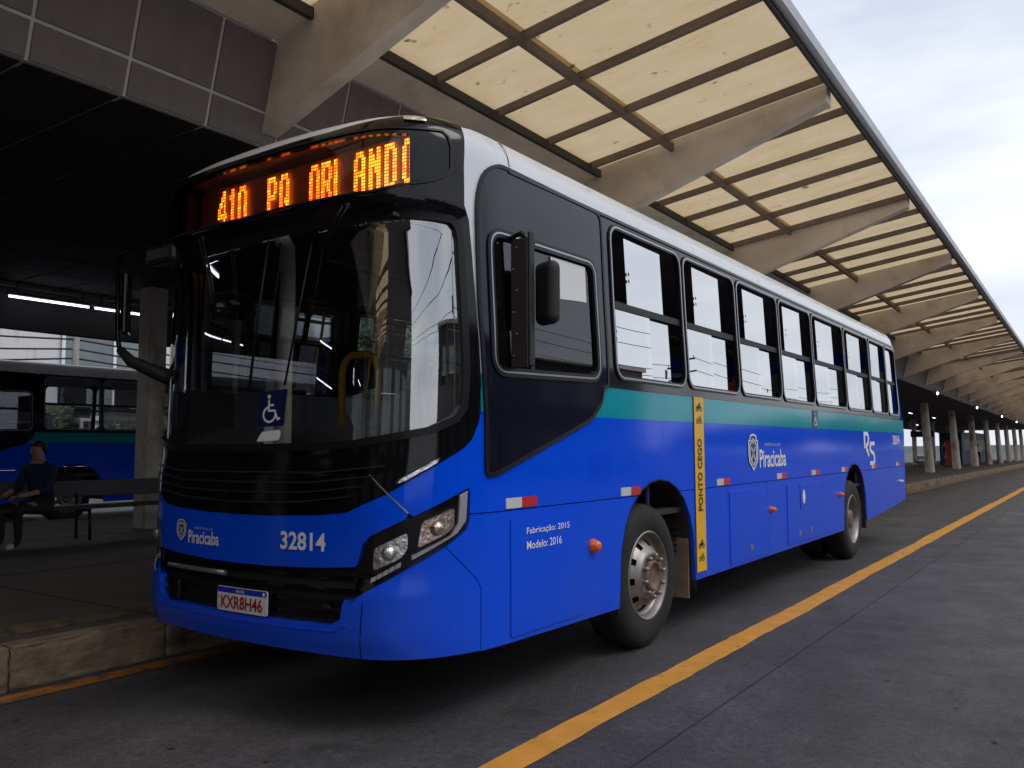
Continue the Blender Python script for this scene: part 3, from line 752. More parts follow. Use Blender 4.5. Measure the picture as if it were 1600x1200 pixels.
lettering('strip_lettering', 'PONTO CEGO', (4.312, 4.398, .90, 1.47), 'vinyl_black', strip, .012, .02, True)
def moto(): return join2d(stroke2d([circ(-.5, -.3, .28, 12), circ(.5, -.3, .28, 12)], .12), ([(-.5, -.3), (.4, -.25), (.5, .2), (.1, .1), (-.2, .25), (-.6, .1)], [(0, 1, 2, 3, 4, 5)]), ([(-.1, .2), (.3, .15), (.35, .6), (.0, .6)], [(0, 1, 2, 3)]))
def bike(): return stroke2d([circ(-.5, -.3, .32, 12), circ(.5, -.3, .32, 12), [(-.5, -.3), (-.1, .25), (.4, .2), (.0, -.3), (-.5, -.3)], [(.5, -.3), (.35, .4), (.55, .45)]], .1)
for c in (1.685, .605):
    v, f = fit2d(moto(), (-.8, .8, -.7, .7), (4.30, 4.41, c, c+.075)); surf_mesh('motorcycle_mark', v, f, 'vinyl_black', strip, .012)
    v, f = fit2d(bike(), (-.9, .9, -.7, .6), (4.30, 4.41, c-.10, c-.025)); surf_mesh('bicycle_mark', v, f, 'vinyl_black', strip, .012)
SH = [(-.5, .62), (-.5, -.2), (-.42, -.55), (0, -1), (.42, -.55), (.5, -.2), (.5, .62), (.38, .66), (.3, .92), (0, 1), (-.3, .92), (-.38, .66)]
def crest(box, off=.006):
    s = (-.56, .56, -1.05, 1.05)
    base = surf_mesh('crest', *fit2d((SH, [tuple(range(len(SH)))]), s, box), 'vinyl_navy', bus, off)
    inner = [(q[0]*.72, q[1]*.72-.02) for q in SH]
    v, f = fit2d(join2d(stroke2d([SH+[SH[0]]], .10), stroke2d([inner+[inner[0]]], .07)), s, box); surf_mesh('crest_outline', v, f, 'vinyl_white', base, off+.002)
    v, f = fit2d(join2d(stroke2d([[(-.22, .3), (.22, -.45)], [(.22, .3), (-.22, -.45)], [(-.12, -.05), (.12, -.05)]], .14), disc2d(circ(0, .62, .17, 10))), s, box)
    surf_mesh('crest_charge', v, f, 'vinyl_grey', base, off+.002)
crest((-.607, -.495, .886, 1.008)); lettering('city_lettering', 'Piracicaba', (-.472, -.163, .876, .951), 'vinyl_white', bus, .006, .018)
lettering('office_lettering', 'PREFEITURA DE', (-.41, -.225, .957, .971), 'vinyl_grey', bus, .006, .0)
lettering('fleet_number', '32814', (.347, .655, .892, .985), 'vinyl_white', bus, .007, .025)
crest((5.483, 5.748, 1.185, 1.522)); lettering('city_lettering', 'Piracicaba', (5.79, 6.585, 1.205, 1.375), 'vinyl_white', bus, .006, .018)
lettering('office_lettering', 'PREFEITURA DE', (5.945, 6.411, 1.405, 1.435), 'vinyl_grey', bus, .006, .0)
lettering('fleet_number', '32814', (11.90, 12.42, 1.415, 1.555), 'vinyl_white', bus, .006, .025)
rs = join2d(stroke2d([[(.08, .52), (.08, 1.0), (.34, 1.0), (.42, .9), (.42, .74), (.34, .66), (.24, .62), (.24, .50), (.34, .40), (.42, .26)]], .13),
            stroke2d([[(.98, .68), (.66, .68), (.56, .60), (.56, .48), (.66, .40), (.86, .34), (.92, .24), (.92, .10), (.82, .02), (.50, .02)]], .13))
surf_mesh('operator_logo', *fit2d(rs, (0, 1, 0, 1.05), (9.99, 10.66, 1.15, 1.585)), 'vinyl_white', bus, .006)
WCL = join2d(stroke2d([circ(.45, .30, .24, 16, 100, 380), [(.42, .78), (.42, .42), (.66, .42), (.78, .14), (.88, .18)], [(.42, .60), (.62, .60)]], .07), disc2d(circ(.42, .88, .065, 12)))
p_ = patch('access_sign', [(7.60, 1.607), (7.80, 1.607), (7.80, 1.80), (7.60, 1.80)], 'vinyl_navy', bus, off=.006, th=.002, step=.2)
surf_mesh('access_symbol', *fit2d(WCL, (0, 1, -.05, 1.05), (7.60, 7.80, 1.615, 1.79)), 'vinyl_white', p_, .009)
p_ = patch('access_sign', [(.092, 1.532), (.295, 1.536), (.314, 1.734), (.105, 1.722)], 'vinyl_navy', ws, off=-.008, th=.0, step=.06)
surf_mesh('access_symbol', *fit2d(WCL, (0, 1, -.05, 1.05), (.10, .30, 1.54, 1.725)), 'vinyl_white', p_, -.004)
patch('permit_sticker', round_poly([(.088, 1.452), (.27, 1.459), (.285, 1.50), (.27, 1.515), (.13, 1.505)], .012, 2), 'vinyl_white', ws, off=-.008, th=0, step=.06)

# headlamps
HL = [(1.437, 1.205), (1.433, 1.038), (1.411, .992), (1.293, .917), (.913, .718), (.822, .655), (.818, .68), (.846, .845), (.874, .94), (.915, .979), (1.092, 1.060), (1.127, 1.070)]
for s_ in (1, -1):
    mm = (lambda P: P) if s_ == 1 else mir
    hb = patch('headlight', mm(HL), 'black_gloss', bus, off=-.03, th=0, step=.04)
    patch('dipped_beam', mm(round_poly([(.927, .916), (1.10, .994), (1.10, .912), (1.062, .866), (.922, .807)], .02, 3)), 'lamp_reflector', hb, off=-.012, th=.015, step=.025)
    patch('main_beam', mm(round_poly([(1.172, 1.042), (1.35, 1.110), (1.348, 1.01), (1.307, .981), (1.150, .916)], .02, 3)), 'lamp_amber_reflector', hb, off=-.012, th=.015, step=.025)
    for (uu, vv, mt_) in ((1.005, .895, 'lamp_reflector'), (1.25, 1.01, 'lamp_amber_reflector')):
        q = M(s_*uu, vv, -.012); nn = N(s_*uu, vv); mb = MB(); mb.sphere(q, .038, 14, 8); mb.build('bulb', mt_, hb)
    patch('position_light', mm([(1.384, 1.170), (1.431, 1.190), (1.419, 1.039), (1.365, .978), (1.122, .859), (1.118, .880), (1.328, .970), (1.373, 1.03)]), 'lamp_lens_white', hb, off=-.010, th=.015, step=.03)
    for k in range(5):
        t0, t1 = k/5+.01, (k+1)/5-.02; L_ = lambda t, d: (.912+t*.158, .770+t*.083-d)
        patch('daylight_led', mm([L_(t0, .022), L_(t1, .022), L_(t1, 0), L_(t0, 0)]), 'lamp_lens_white', hb, off=-.010, th=.01, step=.03)
    patch('headlight_lens', mm(HL), 'clear_lens', hb, off=.002, th=0, step=.04)

# wipers
def sp(u, v, o): return Vector(M(u, v, o))
for (pu, pv, eu, ev, bu, b0, b1) in ((-.393, 2.645, -.25, 2.18, -.02, 2.50, 1.60), (.763, 2.65, .534, 2.42, .60, 2.50, 1.62)):
    w_ = MB(); 
    for d in (0, .035): w_.tube([sp(pu+d, pv, .05), sp((pu+eu)/2+d*.8, (pv+ev)/2, .07), sp(eu+d*.3, ev, .055)], .007, 6)
    arm = w_.build('wiper_arm', 'black_gloss', bus)
    mb = MB(); mb.sphere(sp(pu+.015, pv, .03), .018, 10, 6); mb.build('wiper_pivot', 'dark_metal', arm)
    if pu < 0:
        mb = MB(); mb.tube([sp(.17, 2.56, .03), sp(.11, 2.15, .035), sp(.055, 1.72, .03)], .008, 6); mb.build('wiper_blade', 'rubber', arm)
    else:
        mb = MB(); mb.tube([sp(.50, 2.50, .03), sp(.42, 2.1, .035), sp(.34, 1.75, .03)], .006, 6); mb.build('wiper_blade', 'rubber', arm)
# nearside mirror on a looped arm and its bracket
mr_ = MB(); mr_.tube([sp(-.95, 2.66, .0), Vector((-1.12, .02, 2.70)), Vector((-1.30, .0, 2.68)), Vector((-1.40, .03, 2.60)), Vector((-1.43, .05, 2.45)), Vector((-1.43, .06, 2.15)), Vector((-1.40, .06, 2.05)), Vector((-1.33, .09, 1.99))], .016, 8)
arm = mr_.build('mirror_arm', 'black_gloss', bus)
mb = MB(); mb.tube([Vector((-1.40, .06, 2.06)), Vector((-1.33, .10, 1.98)), Vector((-1.18, .20, 1.90)), Vector((-1.10, .28, 1.86))], [.026, .038, .048, .058], 10); mb.build('mirror_bracket', 'black_matte', arm)
mb = MB(); mb.box((-1.385, .085, 2.36), (.17, .05, .42), rz=R(-36)); mb.build('mirror_head', 'black_gloss', arm, .02, 3)
mb = MB(); mb.box((-.90, .05, 2.62), (.30, .10, .12)); mb.build('mirror_mount', 'slat_black', bus, .03, 2)
# driver's side mirror plate and head
pl_ = MB(); pl_.box((1.305, .80, 2.19), (.115, .022, .72)); plate = pl_.build('mirror_plate', 'mirror_plate', bus, .006, 1)
mb = MB(); mb.box((1.368, .815, 2.21), (.018, .05, .74)); mb.build('plate_edge', 'dark_metal', plate, .005, 1)
for k in range(6):
    mb = MB(); mb.sphere((1.27+.02*(k % 2), .786, 1.90+.12*k), .005, 6, 4); mb.build('rivet', 'frame_alu', plate)
mb = MB(); mb.box((1.385, .955, 2.26), (.17, .09, .36), rz=R(-20)); mb.build('mirror_head', 'black_matte', plate, .045, 4)
mb = MB(); mb.tube([(1.24, .80, 2.56), (1.31, .80, 2.58), (1.36, .86, 2.52)], .016, 8); mb.build('mirror_arm', 'black_gloss', plate)

# wheels
def wheel(x, y, rear=False):
    s_ = 1 if x > 0 else -1
    w = empty('wheel', (x, y, .503), 0 if s_ > 0 else math.pi, bus)
    tp = [(.292, -.03), (.305, -.005), (.34, .004), (.40, .008), (.445, .0), (.478, -.02), (.497, -.05), (.503, -.09), (.504, -.145), (.503, -.20), (.497, -.24), (.47, -.275), (.40, -.285), (.30, -.27)]
    mb = MB(); mb.lathe(tp, (0, 0, 0), 'X', 56)
    mb.build('tyre', 'tyre', w)
    if rear:
        mb = MB(); mb.lathe([(a, b-.33) for a, b in tp], (0, 0, 0), 'X', 32); mb.build('inner_tyre', 'tyre', w)
        mb = MB(); mb.lathe([(.312, -.004), (.303, .006), (.292, -.006), (.278, -.03), (.268, -.08), (.262, -.15), (.235, -.185), (.17, -.19), (.16, -.175), (.12, -.17)], (0, 0, 0), 'X', 40); rim = mb.build('rim', 'wheel_silver', w)
        mb = MB(); mb.lathe([(.13, -.175), (.125, -.06), (.115, -.03), (.07, -.02), (.001, -.02)], (0, 0, 0), 'X', 24); mb.build('hub', 'hub_rust', w)
    else:
        pr = [(.312, -.004), (.303, .006), (.292, -.006), (.28, -.04), (.268, -.075), (.250, -.06), (.232, -.035), (.205, -.008), (.175, .012), (.168, .022), (.115, .022), (.108, .0)]
        mb = MB(); mb.lathe(pr, (0, 0, 0), 'X', 60, skip=lambda i, k: i in (5, 6) and k % 6 in (0, 1)); rim = mb.build('rim', 'wheel_silver', w)
        mb = MB(); mb.lathe([(.29, -.12), (.2, -.10), (.1, -.06), (.001, -.06)], (0, 0, 0), 'X', 24); mb.build('brake_drum', 'underbody', w)
        mb = MB(); mb.lathe([(.112, -.01), (.108, .035), (.09, .05), (.085, .03), (.04, .028), (.001, .03)], (0, 0, 0), 'X', 24); mb.build('hub', 'hub_rust', w)
    x0 = -.172 if rear else .02; rr_ = .19 if rear else .142
    for k in range(10):
        a = 2*math.pi*(k+.3)/10; mb = MB(); mb.lathe([(.017, 0), (.017, .03), (.011, .042), (.001, .043)], (x0, rr_*math.cos(a), rr_*math.sin(a)), 'X', 7); mb.build('wheel_nut', 'wheel_silver', rim)
    return w
for x in (1.215, -1.215): wheel(x, YF); wheel(x, YF+5.95, True)
# wheel arch liners, mudflaps, underbody
for (cy, half, top, A) in ((2.645, .61, 1.172, ARF), (8.47, .59, 1.172, ARR)):
    for s_ in (1, -1):
        pts = [(q[0]-K, q[1]) for q in A]; mb = MB(); n = len(pts); vs = []
        for y, z in pts: vs += [(s_*1.232, y, z+TILT*(y-YF)), (s_*.72, y, z+TILT*(y-YF))]
        mb.add(vs, [(2*i, 2*i+1, 2*i+3, 2*i+2) for i in range(n-1)], True); mb.build('arch_liner', 'arch_liner', bus, fix=False)
        mb = MB()
        for y, z in pts: pass
        v, f = stroke2d([A], .010); v = [(s_*a, b) for a, b in v]; surf_mesh('arch_edge', v, [tuple(reversed(q)) if s_ < 0 else q for q in f], 'rubber', bus, .004)
for s_ in (1, -1):
    mb = MB(); mb.box((s_*1.0, 3.235, .47), (.42, .012, .46)); fl_ = mb.build('mud_flap', 'mud_flap', bus, .004)
    for k in range(9):
        mb = MB(); mb.box((s_*1.02, 3.215, .60+.045*k), (.2, .02, .018)); mb.build('flap_louvre', 'arch_liner', fl_)
mb = MB()
mb.box((0, 1.35, .62), (2.2, 1.3, .42)); mb.box((0, 5.6, .62), (2.3, 4.3, .42)); mb.box((0, 10.4, .72), (2.3, 2.6, .34)); mb.box((0, 5.9, .84), (1.3, 11.2, .16)); mb.build('underbody', 'underbody', bus)
# interior
for s_ in (1, -1):
    mb = MB(); mb.box((s_*1.205, 6.2, 1.52), (.02, 11.0, .60)); mb.build('cabin_wall', 'interior_grey', bus)
    mb = MB(); mb.box((s_*1.19, .62, 1.5), (.02, .36, .6)); mb.build('cabin_wall', 'interior_dark', bus)
mb = MB(); mb.box((0, 11.62, 2.0), (2.3, .03, 2.0)); mb.build('rear_bulkhead', 'interior_grey', bus)
mb = MB(); mb.box((0, 6.2, .93), (2.40, 10.8, .04)); mb.build('cabin_floor', 'interior_dark', bus)
mb = MB(); mb.box((0, 5.95, 2.97), (2.3, 10.8, .03)); mb.build('cabin_ceiling', 'interior_grey', bus)
mb = MB(); mb.prism([(-1.04, .34), (-.85, .17), (0, .08), (.85, .17), (1.04, .34), (1.12, .62), (1.14, .85), (.5, .85), (.3, .62), (-1.10, .60)], 'Z', .95, 1.37); mb.build('dashboard', 'dash_grey', bus, .03, 2)
mb = MB(); mb.prism([(.16, 1.2), (.62, 1.2), (.68, 1.50), (.52, 1.535), (.18, 1.41)], 'X', -.98, 1.0); mb.build('dash_top', 'dash_grey', bus, .03, 3)
mb = MB(); mb.prism([(.30, 1.37), (.34, 1.50), (.50, 1.64), (.66, 1.72), (1.08, 1.74), (1.10, 1.37)], 'Y', .50, .78); mb.build('instrument_cowl', 'dash_grey', bus, .05, 3)
sw = MB(); cc = Vector((.78, .98, 1.66)); ax = Vector((0, -.55, .83)).normalized(); e1 = Vector((1, 0, 0)); e2 = ax.cross(e1)
sw.tube([cc+(e1*math.cos(t*math.pi/12)+e2*math.sin(t*math.pi/12))*.235 for t in range(25)], .016, 8, False)
for t in (0, 2.1, 4.2): sw.tube([cc, cc+(e1*math.cos(t+.5)+e2*math.sin(t+.5))*.235], .014, 6)
sw.tube([cc, cc-ax*.35], .03, 8); sw.build('steering_wheel', 'interior_dark', bus)
def seat(name, x, y, mt, w=.44, z=.95, h=.62):
    mb = MB(); mb.box((x, y, z+.43), (w, .42, .09)); mb.box((x, y+.23, z+.43+h/2), (w, .07, h), mtx=Matrix.Rotation(R(-8), 3, 'X')); mb.tube([(x-w/2+.05, y, z), (x-w/2+.05, y, z+.4)], .02, 6); mb.tube([(x+w/2-.05, y, z), (x+w/2-.05, y, z+.4)], .02, 6)
    return mb.build(name, mt, bus, .025, 2)
seat('driver_seat', .78, 1.45, 'interior_dark', .5, .95, .75)
for k in range(11):
    for x in (-.98, -.53, .55, 1.0):
        if k == 0 and x < 0: continue
        seat('passenger_seat', x, 2.6+.78*k, 'seat_blue' if k != 2 else 'seat_red')
mb = MB(); mb.box((.72, 1.98, 1.75), (1.0, .03, 1.6)); mb.build('driver_partition', 'interior_dark', bus)
rl = MB(); x0, x1, yy = -.40, -.06, 1.1
rl.tube([(x0, yy, .95), (x0, yy, 1.93), (x0+.03, yy, 2.0), (x0+.09, yy, 2.04), (x1-.09, yy, 2.04), (x1-.03, yy, 2.0), (x1, yy, 1.93), (x1, yy, .95)], .024, 8); rl.build('hand_rail', 'rail_yellow', bus)
for (x, y) in ((.05, 1.9), (-.28, 3.4), (.28, 4.6), (-.28, 6.2), (.28, 7.7)):
    mb = MB(); mb.tube([(x, y, .95), (x, y, 2.95)], .018, 8); mb.build('grab_pole', 'rail_yellow', bus)
for x in (-.28, .28):
    mb = MB(); mb.tube([(x, 2.0, 2.75), (x, 11, 2.75)], .016, 8); mb.build('ceiling_rail', 'rail_yellow', bus)
mb = MB(); mb.box((-.55, .9, 1.12), (.5, .5, .35)); mb.build('engine_cover', 'seat_red', bus, .08, 3)
mb = MB(); mb.box((0, .36, 2.585), (2.0, .5, .02)); mb.build('header_box', 'interior_dark', bus)
mb = MB(); mb.box((.2, 1.9, 2.45), (.30, .08, .05)); mb.build('cabin_lamp', 'lamp_lens_white', bus)
# ------------------------------------------------------------------ ground
mb = MB(); mb.add([(-900, -900, 0), (900, -900, 0), (900, 900, 0), (-900, 900, 0)], [(0, 1, 2, 3)]); struct(mb.build('road', 'asphalt', None, fix=False))
def sheet(name, x0, x1, y0, y1, z, mt, n=1):
    mb = MB(); mb.add([(x0, y0, z), (x1, y0, z), (x1, y1, z), (x0, y1, z)], [(0, 1, 2, 3)]); return struct(mb.build(name, mt, None, fix=False))
def painted_line(name, x0, x1, y0, y1, z, mt, wob, seed):
    rnd = random.Random(seed); q = MB(); vs = []; n = int((y1-y0)/.12); a = b = 0
    for i in range(n+1):
        a = a*.93+rnd.gauss(0, wob*.35); b = b*.93+rnd.gauss(0, wob*.35)
        y = y0+(y1-y0)*i/n; vs += [(x0+a+rnd.gauss(0, wob*.12), y, z), (x1+b+rnd.gauss(0, wob*.12), y, z)]
    q.add(vs, [(2*i, 2*i+1, 2*i+3, 2*i+2) for i in range(n)]); return struct(q.build(name, mt, None, fix=False))
painted_line('lane_line', 1.578, 1.764, -20, 150, .004, 'line_yellow', .010, 3)
for (jx0, jy0, jx1, jy1) in ((2.12, -20, 2.26, 150), (1.80, 6.3, 9, 6.9), (1.80, -1.2, 9, -.6), (1.80, 14.2, 9, 14.8), (-1.1, 4.5, 1.55, 4.6), (5.9, -20, 6.0, 150)):
    d_ = Vector((jx1-jx0, jy1-jy0, 0)); n_ = Vector((-d_.y, d_.x, 0)).normalized()*.0028; A_, B_ = Vector((jx0, jy0, .003)), Vector((jx1, jy1, .003))
    q = MB(); q.add([A_-n_, A_+n_, B_+n_, B_-n_], [(0, 3, 2, 1)]); struct(q.build('road_joint', 'underbody', None, fix=False))
rl_ = random.Random(21); q = MB()
for k in range(170):
    x, y = rl_.uniform(-1, 7), rl_.uniform(-2.5, 16)**1; s_ = rl_.uniform(.008, .03); an = rl_.uniform(0, 6.3); w_ = s_*rl_.uniform(.3, .6); c_, sn = math.cos(an), math.sin(an)
    P_ = lambda a, b, z: (x+c_*a-sn*b, y+sn*a+c_*b, z)
    q.add([P_(-s_, 0, .006), P_(0, -w_, .009), P_(s_, 0, .006+rl_.uniform(0, .014)), P_(0, w_, .012)], [(0, 1, 2, 3)])
o = q.build('leaf_litter', 'bark', None, fix=False); stuff(o); tag(o, 'scattered dry leaf bits and grit lying on the road beside the bus', 'litter')
painted_line('kerb_line', -1.292, -1.135, -20, 150, .004, 'line_orange', .008, 9)
sheet('white_road_line', 2.2, 3.4, 18.6, 18.66, .004, 'vinyl_grey')
# platform slab with kerb stones and tactile tiles
PZ, KX = .25, -1.36
PX1 = -10.9
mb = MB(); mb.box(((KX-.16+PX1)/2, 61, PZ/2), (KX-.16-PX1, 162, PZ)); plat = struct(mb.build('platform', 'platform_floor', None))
def kerb_mesh(seed):
    rnd = random.Random(seed); q = MB(); q.box((0, 0, 0), (.155, .992, PZ+.012)); me = q.mesh('kerb_stone', .016, 2)
    bm = bmesh.new(); bm.from_mesh(me); bmesh.ops.subdivide_edges(bm, edges=[e for e in bm.edges if e.calc_length() > .2], cuts=7, use_grid_fill=True)
    for v_ in bm.verts:
        k = .010 if v_.co.z > .10 and v_.co.x > .05 else .003
        v_.co += Vector((-abs(rnd.gauss(0, k)), rnd.gauss(0, .002), -abs(rnd.gauss(0, k*.8))))
    bm.to_mesh(me); bm.free(); return me
KS = [kerb_mesh(s_) for s_ in range(4)]
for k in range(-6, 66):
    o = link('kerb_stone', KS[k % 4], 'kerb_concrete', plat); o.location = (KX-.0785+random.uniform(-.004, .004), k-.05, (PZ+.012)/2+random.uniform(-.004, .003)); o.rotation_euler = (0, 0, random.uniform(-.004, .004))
mb = MB(); mb.box((KX-.0785, 102.5, PZ/2+.004), (.155, 74, PZ+.01)); mb.box((KX-.0785, -13.5, PZ/2+.004), (.155, 13.9, PZ+.01)); stuff(mb.build('kerb_run', 'kerb_concrete', plat))
tm = MB(); tm.box((0, 0, 0), (.245, .245, .012))
for i in range(6):
    for j in range(6):
        x, y = -.1+.04*i, -.1+.04*j; r_ = .013
        tm.add([(x-r_, y-r_, .006), (x+r_, y-r_, .006), (x+r_, y+r_, .006), (x-r_, y+r_, .006), (x, y, .012)], [(0, 1, 4), (1, 2, 4), (2, 3, 4), (3, 0, 4)])
tme = tm.mesh('tactile_tile')
for k in range(-8, 44):
    o = link('tactile_tile', tme, 'tactile', plat); o.location = (-1.86, k*.25, PZ+.0052)
mb = MB()
for k in range(0, 40): mb.box((-6, -18.7+3.2*k, PZ+.0012), (9.0, .012, .0024))
for x in (-4.5, -7.6): mb.box((x, 60, PZ+.0014), (.012, 158, .0026))
stuff(mb.build('floor_joints', 'underbody', plat))
# ------------------------------------------------------------------ terminal building
term = empty('bus_terminal', (-5, 0, PZ)); tag(term, 'concrete bus terminal with cantilevered translucent canopy and dark panelled ceiling', 'bus terminal')
TO = Vector((5, 0, -PZ))
def tb_(mbx, name, mt, bevel=0.): 
    o = mbx.build(name, mt, term, bevel); o.location = TO; return o
BY = [1.44+4.69*k for k in range(-4, 25)]
Y0, Y1 = BY[0]-2.3, BY[-1]+2.3
# cantilever beams: vertical root along the sloping fascia, straight rising soffit
bp_ = [(-1.74, 3.995), (-1.62, 3.995), (1.705, 5.075), (1.705, 5.31), (-1.20, 4.90), (-1.53, 4.80)]
m_ = MB(); m_.prism(bp_, 'Y', -.08, .08); bme = m_.mesh('cantilever_beam', .006, 1)
for y in BY:
    o = link('cantilever_beam', bme, 'concrete_beam', term); o.location = TO+Vector((0, y, 0))
# edge beam above the fascia (continuous concrete)
m_ = MB(); m_.prism([(-1.455, 4.72), (-1.08, 4.815), (-1.08, 5.0), (-1.50, 5.0)], 'Y', Y0, Y1); tb_(m_, 'edge_beam', 'concrete_beam')
CS = (5.205-4.825)/(1.74+1.08)
def cz(x): return 4.825+(x+1.08)*CS
# canopy sheets between rafters, in two rows split by the purlin
PY = [3.875+.9765*k for k in range(-42, 120)]
PY = [y for y in PY if Y0+.5 < y < Y1-.5]
def sheet_mesh(x0, x1, L):
    q = MB(); t = .006; zz = .075
    q.add([(x0, 0, cz(x0)+zz), (x1, 0, cz(x1)+zz), (x1, L, cz(x1)+zz), (x0, L, cz(x0)+zz)], [(0, 3, 2, 1)]); return q.mesh('roof_sheet', fix=False)
sa, sb = sheet_mesh(-1.10, -.045, 1.0), sheet_mesh(-.105, 1.765, 1.0)
m_ = MB(); m_.prism([(-1.08, cz(-1.08)-.0), (1.74, cz(1.74)), (1.74, cz(1.74)+.085), (-1.08, cz(-1.08)+.085)], 'Y', -.023, .023); rme = m_.mesh('rafter')
near = [y for y in PY if -6 < y < 84]; far = [y for y in PY if not -6 < y < 84]
for y in near:
    a = link('rafter', rme, 'steel_brown', term); a.location = TO+Vector((0, y, random.uniform(-.004, .004)))
    for sm2 in (sa, sb):
        o = link('roof_sheet', sm2, 'canopy_sheet', term); o.location = TO+Vector((0, y, random.uniform(0, .003)+(.006 if sm2 is sb else 0))); o.rotation_euler = (random.uniform(.003, .006), random.uniform(-.002, .002), 0)
m_ = MB(); m2 = MB()
for y in far:
    for x0, x1 in ((-1.08, -.075), (-.075, 1.76)): m_.add([(x0, y, cz(x0)+.075), (x1, y, cz(x1)+.075), (x1, y+.9765, cz(x1)+.075), (x0, y+.9765, cz(x0)+.075)], [(0, 3, 2, 1)])
    m2.prism([(-1.08, cz(-1.08)), (1.74, cz(1.74)), (1.74, cz(1.74)+.07), (-1.08, cz(-1.08)+.07)], 'Y', y-.028, y+.028)
stuff(tb_(m_, 'roof_sheeting', 'canopy_sheet')); stuff(tb_(m2, 'rafter_run', 'steel_brown'))
m_ = MB(); m_.box((-.075, (Y0+Y1)/2, cz(-.075)-.002), (.052, Y1-Y0, .09)); tb_(m_, 'purlin', 'steel_brown')
m_ = MB(); m_.box((-1.05, (Y0+Y1)/2, cz(-1.05)+.0), (.05, Y1-Y0, .09)); tb_(m_, 'purlin', 'gutter_dark')
m_ = MB(); m_.box((1.755, (Y0+Y1)/2, cz(1.755)+.02), (.035, Y1-Y0, .09)); tb_(m_, 'eaves_angle', 'gutter_dark')
m_ = MB(); m_.prism([(1.775, 5.235), (1.845, 5.24), (1.862, 5.325), (1.845, 5.335), (1.775, 5.325)], 'Y', Y0, Y1); tb_(m_, 'gutter', 'gutter_grey')
# fascia panels (leaning outwards) and dark ceiling panels, lighter joints behind
FA, FB, FC = (-1.66, 3.89), (-1.592, 4.155), (-1.452, 4.715)
m_ = MB(); m_.prism([(FA[0]-.014, FA[1]+.01), (FC[0]-.014, FC[1]), (FC[0]-.16, FC[1]), (FA[0]-.16, FA[1]+.01)], 'Y', Y0, Y1); tb_(m_, 'fascia_backing', 'joint_light')
def fpanel(a, b, L):
    g = .014; d = Vector((b[0]-a[0], 0, b[1]-a[1])); n = Vector((d.z, 0, -d.x)).normalized(); du = d.normalized()*g
    A, B = Vector((a[0], 0, a[1]))+du, Vector((b[0], 0, b[1]))-du
    q = MB(); vs = []
    for o_ in (0, -.02):
        for y in (g, L-g): vs += [A+n*o_+Vector((0, y, 0)), B+n*o_+Vector((0, y, 0))]
    q.add(vs, [(0, 2, 3, 1), (4, 5, 7, 6), (0, 1, 5, 4), (2, 6, 7, 3), (0, 4, 6, 2), (1, 3, 7, 5)]); return q.mesh('fascia_panel', .003)
FP = .665
f1, f2 = fpanel(FA, FB, FP), fpanel(FB, FC, FP)
for k in range(-9, 20):
    y = .856+FP*k
    if Y0 < y:
        for fm in (f1, f2): o = link('fascia_panel', fm, 'fascia_panel', term); o.location = TO+Vector((0, y, 0))
m_ = MB()
for (yy0, yy1) in ((Y0, .856-9*FP), (.856+20*FP, Y1)):
    m_.prism([FA, FC, (FC[0]-.02, FC[1]), (FA[0]-.02, FA[1])], 'Y', yy0, yy1)
stuff(tb_(m_, 'fascia_run', 'fascia_panel'))
m_ = MB(); m_.box(((-1.675-9.75)/2, (Y0+Y1)/2, 3.988), (9.75-1.675, Y1-Y0, .16)); tb_(m_, 'ceiling_slab', 'ceiling_joint')
CW = 1.06
q = MB(); q.box((0, 0, 0), (CW-.022, FP-.022, .012)); cme = q.mesh('ceiling_panel', .003)
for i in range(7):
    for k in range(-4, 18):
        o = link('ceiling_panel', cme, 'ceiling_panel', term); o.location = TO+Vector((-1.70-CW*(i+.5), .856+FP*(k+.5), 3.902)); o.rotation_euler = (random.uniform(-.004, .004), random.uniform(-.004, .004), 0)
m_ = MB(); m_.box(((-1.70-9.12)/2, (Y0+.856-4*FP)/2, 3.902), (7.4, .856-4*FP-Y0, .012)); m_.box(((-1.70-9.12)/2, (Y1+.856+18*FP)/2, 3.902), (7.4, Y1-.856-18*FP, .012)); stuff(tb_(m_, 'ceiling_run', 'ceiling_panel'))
m_ = MB(); m_.prism([(-9.75, 3.28), (-9.55, 3.28), (-9.55, 4.05), (-9.75, 4.05)], 'Y', Y0, Y1); tb_(m_, 'rear_edge_beam', 'ceiling_panel')
m_ = MB(); m_.box(((-1.6-9.7)/2, (Y0+Y1)/2, 4.9), (8.1, Y1-Y0, .1)); tb_(m_, 'roof_deck', 'joint_light')
m_ = MB(); m_.box((-9.72, (Y0+Y1)/2, 4.45), (.1, Y1-Y0, .9)); tb_(m_, 'rear_fascia', 'fascia_panel')
m_ = MB(); m_.box((-12.2, (Y0+Y1)/2, 5.0), (4.9, Y1-Y0, .10)); tb_(m_, 'blocker_canopy', 'concrete_beam')  # unseen opaque roof added to keep sky light off the far bus
